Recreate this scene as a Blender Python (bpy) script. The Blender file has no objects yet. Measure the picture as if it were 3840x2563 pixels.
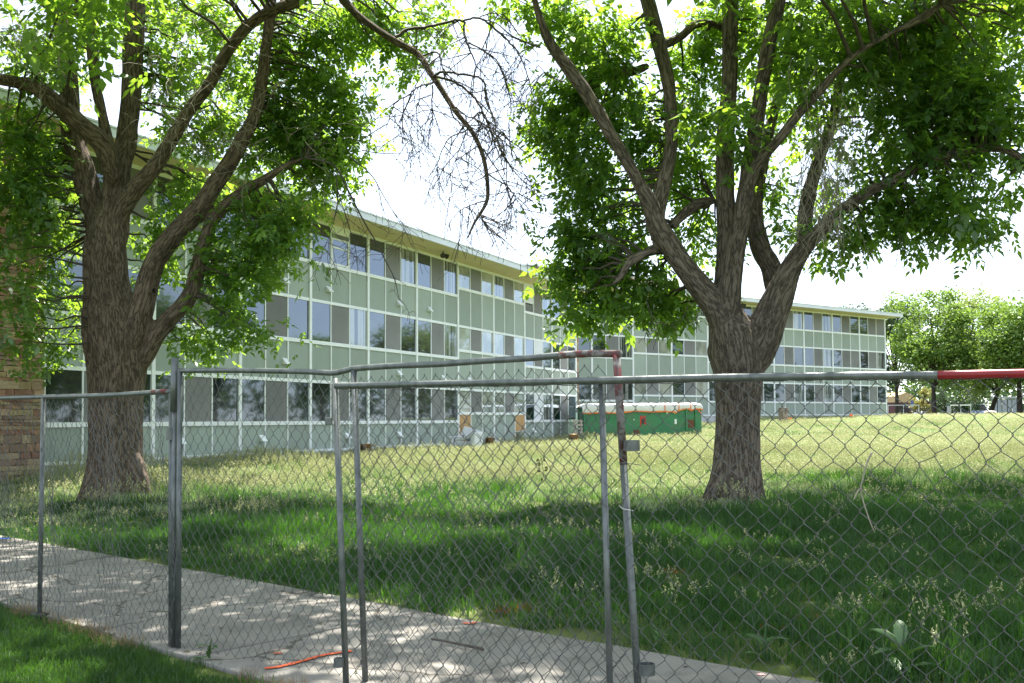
import bpy, bmesh, math, random
import numpy as np
from mathutils import Vector, Matrix, noise as mnoise

rng = np.random.default_rng(7)
random.seed(7)
scene = bpy.context.scene
COL = scene.collection

# ------------------------------------------------------------------ camera
FPX, CX, CY, PITCH, ROLL, EYE = 3737.1, 1920.0, 1416.2, 0.0431, -0.0063, 1.6
cam_d = bpy.data.cameras.new('camera')
cam_d.sensor_width = 36.0
cam_d.lens = 36.0 * FPX / 3840.0
cam_d.shift_y = (CY - 1281.5) / 3840.0
cam_d.clip_start = 0.1
cam_d.clip_end = 3000.0
cam = bpy.data.objects.new('camera', cam_d)
COL.objects.link(cam)
Fv = Vector((0, math.cos(PITCH), math.sin(PITCH)))
Uv = Vector((0, -math.sin(PITCH), math.cos(PITCH)))
Rv = Vector((math.cos(ROLL), 0, 0)) + Uv * math.sin(ROLL)
Uv2 = Vector((-math.sin(ROLL), 0, 0)) + Uv * math.cos(ROLL)
mw = Matrix.Identity(4)
for i in range(3):
    mw[i][0] = Rv[i]; mw[i][1] = Uv2[i]; mw[i][2] = -Fv[i]
mw[2][3] = EYE
cam.matrix_world = mw
scene.camera = cam

# ------------------------------------------------------------------ sky and sun
SUN_AZ, SUN_EL = math.radians(10.0), math.radians(66.0)
world = bpy.data.worlds.new('World')
scene.world = world
world.use_nodes = True
wn = world.node_tree
wn.nodes.clear()
wo = wn.nodes.new('ShaderNodeOutputWorld')
bg = wn.nodes.new('ShaderNodeBackground')
sky = wn.nodes.new('ShaderNodeTexSky')
sky.sky_type = 'NISHITA'
sky.sun_disc = False
sky.sun_elevation = SUN_EL
sky.sun_rotation = SUN_AZ
sky.altitude = 1600
sky.air_density = 1.0
sky.dust_density = 1.2
sky.ozone_density = 1.0
bg.inputs['Strength'].default_value = 0.15
# thin high cloud spreads an even pale veil over the whole sky
veil = wn.nodes.new('ShaderNodeMix'); veil.data_type = 'RGBA'
veil.inputs[0].default_value = 0.55
veil.inputs[7].default_value = (2.5, 2.75, 3.05, 1)
wn.links.new(sky.outputs[0], veil.inputs[6])
haze = wn.nodes.new('ShaderNodeHueSaturation')
haze.inputs['Saturation'].default_value = 0.7
wn.links.new(veil.outputs[2], haze.inputs['Color'])
wn.links.new(haze.outputs[0], bg.inputs['Color'])
wn.links.new(bg.outputs[0], wo.inputs['Surface'])

sun_d = bpy.data.lights.new('sun', 'SUN')
sun_d.energy = 5.0
sun_d.angle = math.radians(0.53)
sun_d.color = (1.0, 0.95, 0.87)
sun = bpy.data.objects.new('sun', sun_d)
COL.objects.link(sun)
S = Vector((math.sin(SUN_AZ) * math.cos(SUN_EL), math.cos(SUN_AZ) * math.cos(SUN_EL), math.sin(SUN_EL)))
sun.rotation_euler = (-S).to_track_quat('-Z', 'Y').to_euler()
sun.location = S * 60

scene.view_settings.view_transform = 'Standard'
scene.view_settings.look = 'None'
scene.view_settings.exposure = 1.78
scene.view_settings.gamma = 1.0
scene.view_settings.use_curve_mapping = False
scene.cycles.max_bounces = 8
scene.cycles.diffuse_bounces = 4
scene.cycles.transmission_bounces = 6
scene.cycles.transparent_max_bounces = 8
scene.cycles.use_denoising = True

# ------------------------------------------------------------------ survey helpers
def ray(px, py):
    """world direction seen at a photograph pixel (3840 wide)"""
    return Rv * ((px - CX) / FPX) - Uv2 * ((py - CY) / FPX) + Fv

def P(px, py, Y):
    d = ray(px, py)
    return Vector((0, 0, EYE)) + d * (Y / d.y)

def PD(dx, dy, Y):
    return P(dx * 1.63474, dy * 1.63474, Y)

def sst(a, b, x):
    t = np.clip((np.asarray(x, float) - a) / (b - a), 0, 1)
    return t * t * (3 - 2 * t)

W1 = Vector((-6.742, 33.164, 0)); TH1 = 0.4328
W2 = Vector((21.775, 74.191, 0)); TH2 = 0.9288
BAY = 3.5046
def plane_pt(px, py, z=0.03):
    d = ray(px, py); t = (z - EYE) / d.z
    return Vector((0, 0, EYE)) + d * t
fa, fb = plane_pt(0, 2006), plane_pt(3107, 2563)      # lawn edge of the sidewalk
SW_U = (fb - fa); SW_U.z = 0; SW_U.normalize()
SW_N = Vector((SW_U.y, -SW_U.x, 0))
if SW_N.y > 0: SW_N = -SW_N
def terrain(x, y):
    x = np.asarray(x, float); y = np.asarray(y, float)
    s = -((x - fa.x) * SW_N.x + (y - fa.y) * SW_N.y)            # metres beyond the walk
    z = 0.026 * np.clip(s - .6, 0, 17)
    r = math.cos(TH1) * (x - W1.x) - math.sin(TH1) * (y - W1.y)
    z = np.maximum(z, .44 * (1 - sst(0, 9, r)) * sst(.4, 6, s))
    z = z + 1.18 * sst(42, 74, y) * sst(-4, 8, r)
    z = z + 0.12 * sst(74, 110, y)
    z = z - 0.2 * sst(108, 122, y)
    far = sst(1, 9, s)
    z = z + far * (0.03 * np.sin(x * 0.31 + 1.0) * np.cos(y * 0.23) + 0.015 * np.sin(x * .9 + y * .7))
    return z

def G(px, py):
    """where the sight line through a pixel meets the ground"""
    d = ray(px, py)
    lo = 2.0
    t = lo
    while t < 260:
        p = Vector((0, 0, EYE)) + d * t
        if p.z <= float(terrain(p.x, p.y)):
            break
        t += 0.05
    return Vector((p.x, p.y, float(terrain(p.x, p.y))))

# ------------------------------------------------------------------ material helpers
MATS = {}
def nodes_of(name):
    m = bpy.data.materials.new(name)
    m.use_nodes = True
    nt = m.node_tree
    nt.nodes.clear()
    out = nt.nodes.new('ShaderNodeOutputMaterial')
    return m, nt, out

def N(nt, t, **kw):
    n = nt.nodes.new(t)
    for k, v in kw.items():
        if k in n.inputs:
            n.inputs[k].default_value = v
        else:
            setattr(n, k, v)
    return n

def ramp(nt, fac, stops):
    r = nt.nodes.new('ShaderNodeValToRGB')
    e = r.color_ramp.elements
    while len(e) < len(stops):
        e.new(0.5)
    for i, (p, c) in enumerate(stops):
        e[i].position = p
        e[i].color = (c[0], c[1], c[2], 1)
    nt.links.new(fac, r.inputs['Fac'])
    return r.outputs['Color']

def mapped(nt, coord='Object', scale=(1, 1, 1)):
    tc = nt.nodes.new('ShaderNodeTexCoord')
    mp = nt.nodes.new('ShaderNodeMapping')
    mp.inputs['Scale'].default_value = scale
    nt.links.new(tc.outputs[coord], mp.inputs['Vector'])
    return mp.outputs['Vector']

def noise_n(nt, vec, scale, detail=4.0, rough=0.55):
    n = nt.nodes.new('ShaderNodeTexNoise')
    n.inputs['Scale'].default_value = scale
    n.inputs['Detail'].default_value = detail
    n.inputs['Roughness'].default_value = rough
    nt.links.new(vec, n.inputs['Vector'])
    return n

def surf(name, c1, c2=None, rough=0.7, metal=0.0, scale=4.0, stretch=(1, 1, 1), bump=0.0, bscale=40.0, ior=None,
         lo=0.35, hi=0.65, spec=0.5, coord='Object', c3=None, obj_var=0.0):
    """two or three tone worn surface"""
    if name in MATS:
        return MATS[name]
    m, nt, out = nodes_of(name)
    b = nt.nodes.new('ShaderNodeBsdfPrincipled')
    b.inputs['Roughness'].default_value = rough
    b.inputs['Metallic'].default_value = metal
    b.inputs['Specular IOR Level'].default_value = spec
    if ior:
        b.inputs['IOR'].default_value = ior
    vec = mapped(nt, coord, stretch)
    if c2 is None:
        c2 = tuple(v * 0.8 for v in c1)
    n = noise_n(nt, vec, scale, 5)
    if c3 is None:
        colr = ramp(nt, n.outputs['Fac'], [(lo, c1), (hi, c2)])
    else:
        colr = ramp(nt, n.outputs['Fac'], [(lo, c1), ((lo + hi) / 2, c2), (hi, c3)])
    if obj_var:
        oi = nt.nodes.new('ShaderNodeObjectInfo')
        hv = nt.nodes.new('ShaderNodeHueSaturation')
        mr = N(nt, 'ShaderNodeMapRange')
        mr.inputs['To Min'].default_value = 1 - obj_var
        mr.inputs['To Max'].default_value = 1 + obj_var
        nt.links.new(oi.outputs['Random'], mr.inputs['Value'])
        nt.links.new(mr.outputs[0], hv.inputs['Value'])
        nt.links.new(colr, hv.inputs['Color'])
        colr = hv.outputs['Color']
    nt.links.new(colr, b.inputs['Base Color'])
    if bump:
        n2 = noise_n(nt, vec, bscale, 4)
        bp = nt.nodes.new('ShaderNodeBump')
        bp.inputs['Strength'].default_value = bump
        bp.inputs['Distance'].default_value = 0.02
        nt.links.new(n2.outputs['Fac'], bp.inputs['Height'])
        nt.links.new(bp.outputs['Normal'], b.inputs['Normal'])
    nt.links.new(b.outputs[0], out.inputs['Surface'])
    MATS[name] = m
    return m

def leaf_mat(name, dark, lite, trans, tfac=0.45, gloss=0.06, attr='var', rough=.45):
    if name in MATS:
        return MATS[name]
    m, nt, out = nodes_of(name)
    at = nt.nodes.new('ShaderNodeAttribute')
    at.attribute_name = attr
    colr = ramp(nt, at.outputs['Fac'], [(0.0, dark), (1.0, lite)])
    hs = nt.nodes.new('ShaderNodeMix'); hs.data_type = 'RGBA'
    colt = ramp(nt, at.outputs['Fac'], [(0.0, tuple(v * .7 for v in trans)), (1.0, trans)])
    d = nt.nodes.new('ShaderNodeBsdfDiffuse')
    t = nt.nodes.new('ShaderNodeBsdfTranslucent')
    g = nt.nodes.new('ShaderNodeBsdfGlossy')
    g.inputs['Roughness'].default_value = rough
    g.inputs['Color'].default_value = (.9, .95, .9, 1)
    nt.links.new(colr, d.inputs['Color'])
    nt.links.new(colt, t.inputs['Color'])
    m1 = nt.nodes.new('ShaderNodeMixShader'); m1.inputs[0].default_value = tfac
    nt.links.new(d.outputs[0], m1.inputs[1]); nt.links.new(t.outputs[0], m1.inputs[2])
    m2 = nt.nodes.new('ShaderNodeMixShader'); m2.inputs[0].default_value = gloss
    nt.links.new(m1.outputs[0], m2.inputs[1]); nt.links.new(g.outputs[0], m2.inputs[2])
    nt.links.new(m2.outputs[0], out.inputs['Surface'])
    nt.nodes.remove(hs)
    MATS[name] = m
    return m

def bark_mat(name, deep, mid, top, us=27.0, vs=5.5, rough=.9, strength=.55, attr=True):
    m, nt, out = nodes_of(name)
    b = nt.nodes.new('ShaderNodeBsdfPrincipled')
    b.inputs['Roughness'].default_value = rough
    b.inputs['Specular IOR Level'].default_value = 0.2
    if attr:      # position in the limb's own frame, stored per vertex
        an = nt.nodes.new('ShaderNodeAttribute'); an.attribute_name = 'bk'
        mp = nt.nodes.new('ShaderNodeMapping'); mp.inputs['Scale'].default_value = (us, us, vs)
        nt.links.new(an.outputs['Vector'], mp.inputs['Vector']); uv = mp.outputs['Vector']
    else:
        uv = mapped(nt, 'UV', (us, vs, 1))
    # interlacing furrows: folded noise, long in the direction of growth, at two sizes
    def fold(scale, detail, dist):
        n = noise_n(nt, uv, scale, detail, .5); n.inputs['Distortion'].default_value = dist
        su = nt.nodes.new('ShaderNodeMath'); su.operation = 'SUBTRACT'; su.inputs[1].default_value = .5
        ab = nt.nodes.new('ShaderNodeMath'); ab.operation = 'ABSOLUTE'
        nt.links.new(n.outputs['Fac'], su.inputs[0]); nt.links.new(su.outputs[0], ab.inputs[0])
        sm = nt.nodes.new('ShaderNodeMapRange'); sm.interpolation_type = 'SMOOTHSTEP'
        sm.inputs['From Max'].default_value = .13
        nt.links.new(ab.outputs[0], sm.inputs['Value'])
        return sm.outputs[0]
    f1 = fold(.55, 2.5, .5); f2 = fold(1.25, 3, .4)
    fine = noise_n(nt, uv, 3.2, 6, .7)
    big = noise_n(nt, mapped(nt, 'Object', (1, 1, .5)), 1.3, 4, .65)
    m1 = nt.nodes.new('ShaderNodeMath'); m1.operation = 'MULTIPLY_ADD'; m1.inputs[1].default_value = .55
    m0 = nt.nodes.new('ShaderNodeMath'); m0.operation = 'MULTIPLY'; m0.inputs[1].default_value = .30
    nt.links.new(f2, m0.inputs[0]); nt.links.new(f1, m1.inputs[0]); nt.links.new(m0.outputs[0], m1.inputs[2])
    ma = nt.nodes.new('ShaderNodeMath'); ma.operation = 'MULTIPLY_ADD'
    ma.inputs[1].default_value = 0.35
    nt.links.new(fine.outputs['Fac'], ma.inputs[0]); nt.links.new(m1.outputs[0], ma.inputs[2])
    colr = ramp(nt, ma.outputs[0], [(0.22, deep), (0.62, mid), (1.0, top)])
    mx = nt.nodes.new('ShaderNodeMix'); mx.data_type = 'RGBA'; mx.blend_type = 'MULTIPLY'
    mx.inputs[0].default_value = 0.75
    tint = ramp(nt, big.outputs['Fac'], [(0.3, (.68, .63, .60)), (0.48, (.95, .90, .85)), (0.68, (1.2, 1.12, 1.06))])
    nt.links.new(colr, mx.inputs[6]); nt.links.new(tint, mx.inputs[7])
    nt.links.new(mx.outputs[2], b.inputs['Base Color'])
    bp = nt.nodes.new('ShaderNodeBump')
    bp.inputs['Strength'].default_value = strength
    bp.inputs['Distance'].default_value = 0.035
    nt.links.new(ma.outputs[0], bp.inputs['Height'])
    nt.links.new(bp.outputs['Normal'], b.inputs['Normal'])
    nt.links.new(b.outputs[0], out.inputs['Surface'])
    return m

# ------------------------------------------------------------------ object helpers
def tag(o, label=None, cat=None, group=None, kind=None):
    if label: o['label'] = label
    if cat: o['category'] = cat
    if group: o['group'] = group
    if kind: o['kind'] = kind
    return o

def empty(name, loc=(0, 0, 0), rz=0.0):
    o = bpy.data.objects.new(name, None)
    o.empty_display_size = 0.2
    COL.objects.link(o)
    o.location = loc
    o.rotation_euler = (0, 0, rz)
    return o

def link(name, me, parent=None, loc=(0, 0, 0), rot=(0, 0, 0), scale=None):
    o = bpy.data.objects.new(name, me)
    COL.objects.link(o)
    if parent is not None:
        o.parent = parent
    o.location = loc
    o.rotation_euler = rot
    if scale is not None:
        o.scale = scale
    return o

def mesh_py(name, verts, faces, mat, smooth=False):
    me = bpy.data.meshes.new(name)
    me.from_pydata([tuple(v) for v in verts], [], faces)
    if mat is not None:
        me.materials.append(mat)
    if smooth:
        me.polygons.foreach_set('use_smooth', [True] * len(me.polygons))
    me.update()
    return me

def mesh_np(name, V, Fc, mat, uv=None, smooth=False, var=None):
    """V (n,3), Fc (m,k) all the same k; uv (m*k,2); var per face"""
    me = bpy.data.meshes.new(name)
    m, k = Fc.shape
    me.vertices.add(len(V)); me.vertices.foreach_set('co', np.ascontiguousarray(V, np.float32).ravel())
    me.loops.add(m * k); me.loops.foreach_set('vertex_index', np.ascontiguousarray(Fc, np.int32).ravel())
    me.polygons.add(m)
    me.polygons.foreach_set('loop_start', np.arange(0, m * k, k, dtype=np.int32))
    if smooth:
        me.polygons.foreach_set('use_smooth', np.ones(m, bool))
    if uv is not None:
        l = me.uv_layers.new(name='UVMap')
        l.data.foreach_set('uv', np.ascontiguousarray(uv, np.float32).ravel())
    if var is not None:
        a = me.attributes.new('var', 'FLOAT', 'FACE')
        a.data.foreach_set('value', np.ascontiguousarray(var, np.float32))
    me.materials.append(mat)
    me.update(calc_edges=True)
    return me

BOXF = [(0, 3, 2, 1), (4, 5, 6, 7), (0, 1, 5, 4), (1, 2, 6, 5), (2, 3, 7, 6), (3, 0, 4, 7)]
def boxv(x0, x1, y0, y1, z0, z1):
    return [(x0, y0, z0), (x1, y0, z0), (x1, y1, z0), (x0, y1, z0), (x0, y0, z1), (x1, y0, z1), (x1, y1, z1), (x0, y1, z1)]

def box_mesh(name, dims, mat, bevel=0.0):
    x0, x1, y0, y1, z0, z1 = dims
    if bevel:
        bm = bmesh.new()
        vs = [bm.verts.new(v) for v in boxv(*dims)]
        for f in BOXF:
            bm.faces.new([vs[i] for i in f])
        bmesh.ops.bevel(bm, geom=bm.edges[:], offset=bevel, segments=2, affect='EDGES', profile=.6)
        me = bpy.data.meshes.new(name)
        bm.to_mesh(me); bm.free()
        me.materials.append(mat)
        return me
    return mesh_py(name, boxv(*dims), BOXF, mat)

class MB:
    """collect boxes and tubes into one mesh"""
    def __init__(s): s.v = []; s.f = []
    def box(s, *d):
        o = len(s.v); s.v += boxv(*d); s.f += [tuple(i + o for i in q) for q in BOXF]; return s
    def add(s, v, f):
        o = len(s.v); s.v += [tuple(p) for p in v]; s.f += [tuple(int(i) + o for i in q) for q in f]; return s
    def tube(s, pts, rad, n=8, cap=True):
        v, f, _ = tube(pts, rad, n, cap=cap); return s.add(v, f)
    def mesh(s, name, mat, smooth=False): return mesh_py(name, s.v, s.f, mat, smooth)

def catmull(pts, sub):
    p = np.asarray(pts, float)
    if len(p) < 3:
        t = np.linspace(0, 1, sub + 1)[:, None]
        return p[0] * (1 - t) + p[-1] * t
    q = np.vstack([2 * p[0] - p[1], p, 2 * p[-1] - p[-2]])
    out = []
    for i in range(1, len(q) - 2):
        t = np.linspace(0, 1, sub, endpoint=False)[:, None]
        a, b, c, d = q[i - 1], q[i], q[i + 1], q[i + 2]
        out.append(0.5 * ((2 * b) + (-a + c) * t + (2 * a - 5 * b + 4 * c - d) * t * t + (-a + 3 * b - 3 * c + d) * t ** 3))
    out.append(p[-1][None])
    return np.vstack(out)

def frames(p):
    T = np.gradient(p, axis=0)
    T /= np.linalg.norm(T, axis=1)[:, None] + 1e-9
    A = np.zeros_like(p); B = np.zeros_like(p)
    ref = np.array([0., 0, 1]) if abs(T[0][2]) < .9 else np.array([1., 0, 0])
    a = np.cross(T[0], ref); a /= np.linalg.norm(a)
    for i in range(len(p)):
        a = a - T[i] * np.dot(a, T[i]); a /= np.linalg.norm(a) + 1e-9
        A[i] = a; B[i] = np.cross(T[i], a)
    return T, A, B

def tube(pts, rad, n=8, cap=True, rfun=None, vscale=1.0):
    p = np.asarray(pts, float)
    r = np.full(len(p), rad, float) if np.isscalar(rad) else np.asarray(rad, float)
    T, A, B = frames(p)
    th = np.linspace(0, 2 * np.pi, n, endpoint=False)
    R = r[:, None] * np.ones(n)[None]
    if rfun is not None:
        R = R * rfun(p, th)
    V = p[:, None, :] + R[..., None] * (np.cos(th)[None, :, None] * A[:, None, :] + np.sin(th)[None, :, None] * B[:, None, :])
    V = V.reshape(-1, 3)
    m = len(p)
    i = np.arange(m - 1)[:, None]; j = np.arange(n)[None]
    jn = (j + 1) % n
    F4 = np.stack([i * n + j, i * n + jn, (i + 1) * n + jn, (i + 1) * n + j], -1).reshape(-1, 4)
    L = np.concatenate([[0], np.cumsum(np.linalg.norm(np.diff(p, axis=0), axis=1))]) * vscale
    circ = 2 * np.pi * float(np.median(r))
    u0 = (j / n * circ) + 0 * i; u1 = ((j + 1) / n * circ) + 0 * i
    v0 = L[:-1][:, None] + 0 * j; v1 = L[1:][:, None] + 0 * j
    UV = np.stack([np.stack([u0, v0], -1), np.stack([u1, v0], -1), np.stack([u1, v1], -1), np.stack([u0, v1], -1)], 2).reshape(-1, 2)
    faces = F4
    if cap:
        faces = [tuple(q) for q in F4] + [tuple(range(n - 1, -1, -1)), tuple(range((m - 1) * n, m * n))]
    return V, faces, UV

# ================================================================== SETTING
def ground_mat():
    m, nt, out = nodes_of('lawn_soil')
    b = nt.nodes.new('ShaderNodeBsdfPrincipled')
    b.inputs['Roughness'].default_value = 1.0
    b.inputs['Specular IOR Level'].default_value = 0.1
    vec = mapped(nt, 'Object')
    n1 = noise_n(nt, vec, 0.22, 5)
    n2 = noise_n(nt, mapped(nt, 'Object', (1.0, .35, 1)), 2.2, 6, .7)
    c1 = ramp(nt, n1.outputs['Fac'], [(0.34, (.045, .07, .022)), (0.5, (.09, .12, .04)), (0.66, (.15, .17, .07))])
    c2 = ramp(nt, n2.outputs['Fac'], [(0.3, (.55, .6, .5)), (0.7, (1.25, 1.2, 1.1))])
    mx = nt.nodes.new('ShaderNodeMix'); mx.data_type = 'RGBA'; mx.blend_type = 'MULTIPLY'; mx.inputs[0].default_value = 1
    nt.links.new(c1, mx.inputs[6]); nt.links.new(c2, mx.inputs[7])
    nt.links.new(mx.outputs[2], b.inputs['Base Color'])
    nt.links.new(b.outputs[0], out.inputs['Surface'])
    return m

xs = np.unique(np.concatenate([np.linspace(-600, -60, 14), np.linspace(-60, -16, 23), np.linspace(-16, 24, 81), np.linspace(24, 90, 45), np.linspace(90, 700, 16)]))
ys = np.unique(np.concatenate([np.linspace(-300, -10, 12), np.linspace(-10, 40, 101), np.linspace(40, 130, 91), np.linspace(130, 1500, 20)]))
XX, YY = np.meshgrid(xs, ys)
ZZ = terrain(XX, YY)
nx, ny = len(xs), len(ys)
i = np.arange(ny - 1)[:, None]; j = np.arange(nx - 1)[None]
GF = np.stack([i * nx + j, i * nx + j + 1, (i + 1) * nx + j + 1, (i + 1) * nx + j], -1).reshape(-1, 4)
lawn = link('lawn', mesh_np('lawn', np.stack([XX, YY, ZZ], -1).reshape(-1, 3), GF, ground_mat(), smooth=True))
tag(lawn, 'wide unmown lawn rising gently towards the building', None, kind='structure')

# sidewalk: straight run of concrete slabs from left background to lower right
na = plane_pt(300, 2346)
SW_W = (na - fa).dot(SW_N)
SW_ANG = math.atan2(SW_U.y, SW_U.x)
def concrete_mat():
    m, nt, out = nodes_of('sidewalk_concrete')
    b = nt.nodes.new('ShaderNodeBsdfPrincipled'); b.inputs['Roughness'].default_value = .92
    b.inputs['Specular IOR Level'].default_value = .25
    oi = nt.nodes.new('ShaderNodeObjectInfo')
    vec = mapped(nt, 'Object')
    ad = nt.nodes.new('ShaderNodeVectorMath'); ad.operation = 'ADD'
    cb = nt.nodes.new('ShaderNodeCombineXYZ')
    mu = nt.nodes.new('ShaderNodeMath'); mu.operation = 'MULTIPLY'; mu.inputs[1].default_value = 37
    nt.links.new(oi.outputs['Random'], mu.inputs[0]); nt.links.new(mu.outputs[0], cb.inputs[0]); nt.links.new(mu.outputs[0], cb.inputs[1])
    nt.links.new(vec, ad.inputs[0]); nt.links.new(cb.outputs[0], ad.inputs[1])
    v = ad.outputs[0]
    big = noise_n(nt, v, 1.1, 5, .6); grit = noise_n(nt, v, 45, 3, .7); blot = noise_n(nt, v, 3.2, 4, .6)
    c = ramp(nt, big.outputs['Fac'], [(.3, (.175, .162, .145)), (.5, (.245, .228, .205)), (.7, (.285, .265, .24))])
    d = ramp(nt, blot.outputs['Fac'], [(.28, (.72, .70, .68)), (.46, (1, 1, 1))])
    e = ramp(nt, grit.outputs['Fac'], [(.3, (.86, .86, .86)), (.6, (1.04, 1.04, 1.04))])
    vo = nt.nodes.new('ShaderNodeTexVoronoi'); vo.feature = 'DISTANCE_TO_EDGE'; vo.inputs['Scale'].default_value = .42
    wv = noise_n(nt, v, 2.5, 4, .6)
    mixv = nt.nodes.new('ShaderNodeVectorMath'); mixv.operation = 'MULTIPLY_ADD'; mixv.inputs[1].default_value = (.35, .35, .35)
    nt.links.new(wv.outputs['Color'], mixv.inputs[0]); nt.links.new(v, mixv.inputs[2]); nt.links.new(mixv.outputs[0], vo.inputs['Vector'])
    k = ramp(nt, vo.outputs['Distance'], [(.0, (.35, .33, .3)), (.004, (.55, .53, .5)), (.007, (1, 1, 1))])
    cur = c
    for q in (d, e, k):
        mx = nt.nodes.new('ShaderNodeMix'); mx.data_type = 'RGBA'; mx.blend_type = 'MULTIPLY'; mx.inputs[0].default_value = 1
        nt.links.new(cur, mx.inputs[6]); nt.links.new(q, mx.inputs[7]); cur = mx.outputs[2]
    nt.links.new(cur, b.inputs['Base Color'])
    bp = nt.nodes.new('ShaderNodeBump'); bp.inputs['Strength'].default_value = .3; bp.inputs['Distance'].default_value = .01
    nt.links.new(grit.outputs['Fac'], bp.inputs['Height']); nt.links.new(bp.outputs[0], b.inputs['Normal'])
    nt.links.new(b.outputs[0], out.inputs['Surface'])
    return m
conc = concrete_mat()
sw = empty('sidewalk', fa)
tag(sw, 'grey concrete sidewalk crossing from the left to the lower right', None, kind='structure')
SL = 1.75
slab_me = box_mesh('slab', (0.008, SL - 0.008, -SW_W, 0, -0.14, 0), conc, bevel=0.016)
# local x runs along the walk, local y towards the lawn: slab spans y from -width (camera side) to 0 (lawn side)
for k in range(-12, 12):
    p = SW_U * (k * SL)
    flip = -1 if (Matrix.Rotation(SW_ANG, 3, 'Z') @ Vector((0, -1, 0))).dot(SW_N) < 0 else 1
    o = link('slab', slab_me, sw, (p.x, p.y, random.uniform(-.004, .004)), (random.uniform(-.002, .002), 0, SW_ANG))

def on_walk(x, y, m=0.0):
    rx = (x - fa.x) * SW_N.x + (y - fa.y) * SW_N.y
    return rx          # <0 beyond the walk (tall lawn), 0..SW_W on it, > SW_W camera side

# ================================================================== BUILDING
LV = dict(T=8.435, S3=6.901, M=5.728, S2=4.208, G=2.996, S1=1.501, B=0.587)
DZ2 = 1.2324
white = surf('white_frame_paint', (.79, .82, .83), (.86, .89, .90), rough=.55, scale=2, bump=.05)
sage = surf('sage_panel', (.285, .34, .295), (.325, .38, .335), rough=.75, scale=1.1, stretch=(1, 1, .35), bump=.08, bscale=90, obj_var=.11, lo=.25, hi=.75, c3=(.30, .35, .30))
soffit_m = surf('soffit_tan', (.62, .53, .29), (.68, .58, .34), rough=.8, scale=1.2)
fascia_m = surf('fascia_white', (.62, .66, .70), (.70, .73, .76), rough=.5, scale=.7)
found_m = surf('foundation_concrete', (.45, .46, .46), (.60, .61, .60), rough=.9, scale=2)
screen_m = surf('insect_screen', (.17, .172, .168), (.22, .222, .218), rough=.75, scale=.7, obj_var=.15, spec=.35)
core_m = surf('light_block_core', (.05, .05, .05), (.07, .07, .07), rough=.9)
ply_m = surf('plywood', (.46, .27, .11), (.58, .36, .17), rough=.8, scale=3, stretch=(6, 6, .6))

def glass_mat(name, base, base2, stretch=(1, 1, 1), scale=1.5, lo=.4, hi=.6, refl=.33, blur=.03):
    m, nt, out = nodes_of(name)
    d = nt.nodes.new('ShaderNodeBsdfDiffuse')
    g = nt.nodes.new('ShaderNodeBsdfGlossy'); g.inputs['Roughness'].default_value = blur
    g.inputs['Color'].default_value = (.70, .83, 1, 1)
    oi = nt.nodes.new('ShaderNodeObjectInfo')
    tc = nt.nodes.new('ShaderNodeTexCoord')
    va = nt.nodes.new('ShaderNodeVectorMath'); va.operation = 'ADD'
    nt.links.new(tc.outputs['Object'], va.inputs[0])
    sc = nt.nodes.new('ShaderNodeVectorMath'); sc.operation = 'SCALE'; sc.inputs['Scale'].default_value = 40
    cb = nt.nodes.new('ShaderNodeCombineXYZ')
    nt.links.new(oi.outputs['Random'], cb.inputs[0]); nt.links.new(oi.outputs['Random'], cb.inputs[1])
    nt.links.new(cb.outputs[0], sc.inputs[0]); nt.links.new(sc.outputs[0], va.inputs[1])
    mp = nt.nodes.new('ShaderNodeMapping'); mp.inputs['Scale'].default_value = stretch
    nt.links.new(va.outputs[0], mp.inputs['Vector'])
    n = noise_n(nt, mp.outputs[0], scale, 2)
    colr = ramp(nt, n.outputs['Fac'], [(lo, base), (hi, base2)])
    nt.links.new(colr, d.inputs['Color'])
    lw = nt.nodes.new('ShaderNodeFresnel'); lw.inputs['IOR'].default_value = 1.5
    mm = nt.nodes.new('ShaderNodeMath'); mm.operation = 'MULTIPLY_ADD'; mm.inputs[1].default_value = 1.6; mm.inputs[2].default_value = refl * .2
    nt.links.new(lw.outputs[0], mm.inputs[0])
    # old float glass is slightly wavy
    nw = noise_n(nt, mp.outputs[0], .7, 1)
    bp = nt.nodes.new('ShaderNodeBump'); bp.inputs['Strength'].default_value = .04; bp.inputs['Distance'].default_value = .05
    nt.links.new(nw.outputs['Fac'], bp.inputs['Height']); nt.links.new(bp.outputs[0], g.inputs['Normal'])
    mx = nt.nodes.new('ShaderNodeMixShader')
    nt.links.new(mm.outputs[0], mx.inputs[0]); nt.links.new(d.outputs[0], mx.inputs[1]); nt.links.new(g.outputs[0], mx.inputs[2])
    nt.links.new(mx.outputs[0], out.inputs['Surface'])
    return m
glass_m = glass_mat('window_glass', (.012, .014, .014), (.05, .05, .045), scale=.6)
curtain_m = glass_mat('curtained_glass', (.03, .033, .03), (.34, .35, .33), stretch=(5, 5, .12), scale=1.0, lo=.42, hi=.6)
blind_m = glass_mat('shaded_glass', (.20, .21, .17), (.42, .42, .36), stretch=(1, 1, 1), scale=.8)
PANE = {'g': glass_m, 's': screen_m, 'c': curtain_m, 'b': blind_m, 'w': surf('white_board', (.70, .72, .76), (.76, .78, .82), rough=.6, scale=1)}

bld = empty('school_building', W1)
tag(bld, 'long three storey building with sage green panels and white window grid', 'building')

def wing_frame(W, th):
    u = Vector((math.sin(th), math.cos(th), 0)); return W, u, math.pi / 2 - th
WF = [wing_frame(W1, TH1), wing_frame(W2, TH2)]
def put(w, name, me, a, z, parent=None, y=0.0):
    """part of the building at a metres along wing w, height z, y metres into the wall"""
    W, u, rz = WF[w]
    inn = Vector((-u.y, u.x, 0))
    p = W + u * a + inn * y - W1
    if parent is None:
        return link(name, me, bld, (p.x, p.y, z), (0, 0, rz))
    o = link(name, me, parent, (0, 0, 0))
    return o

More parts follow.
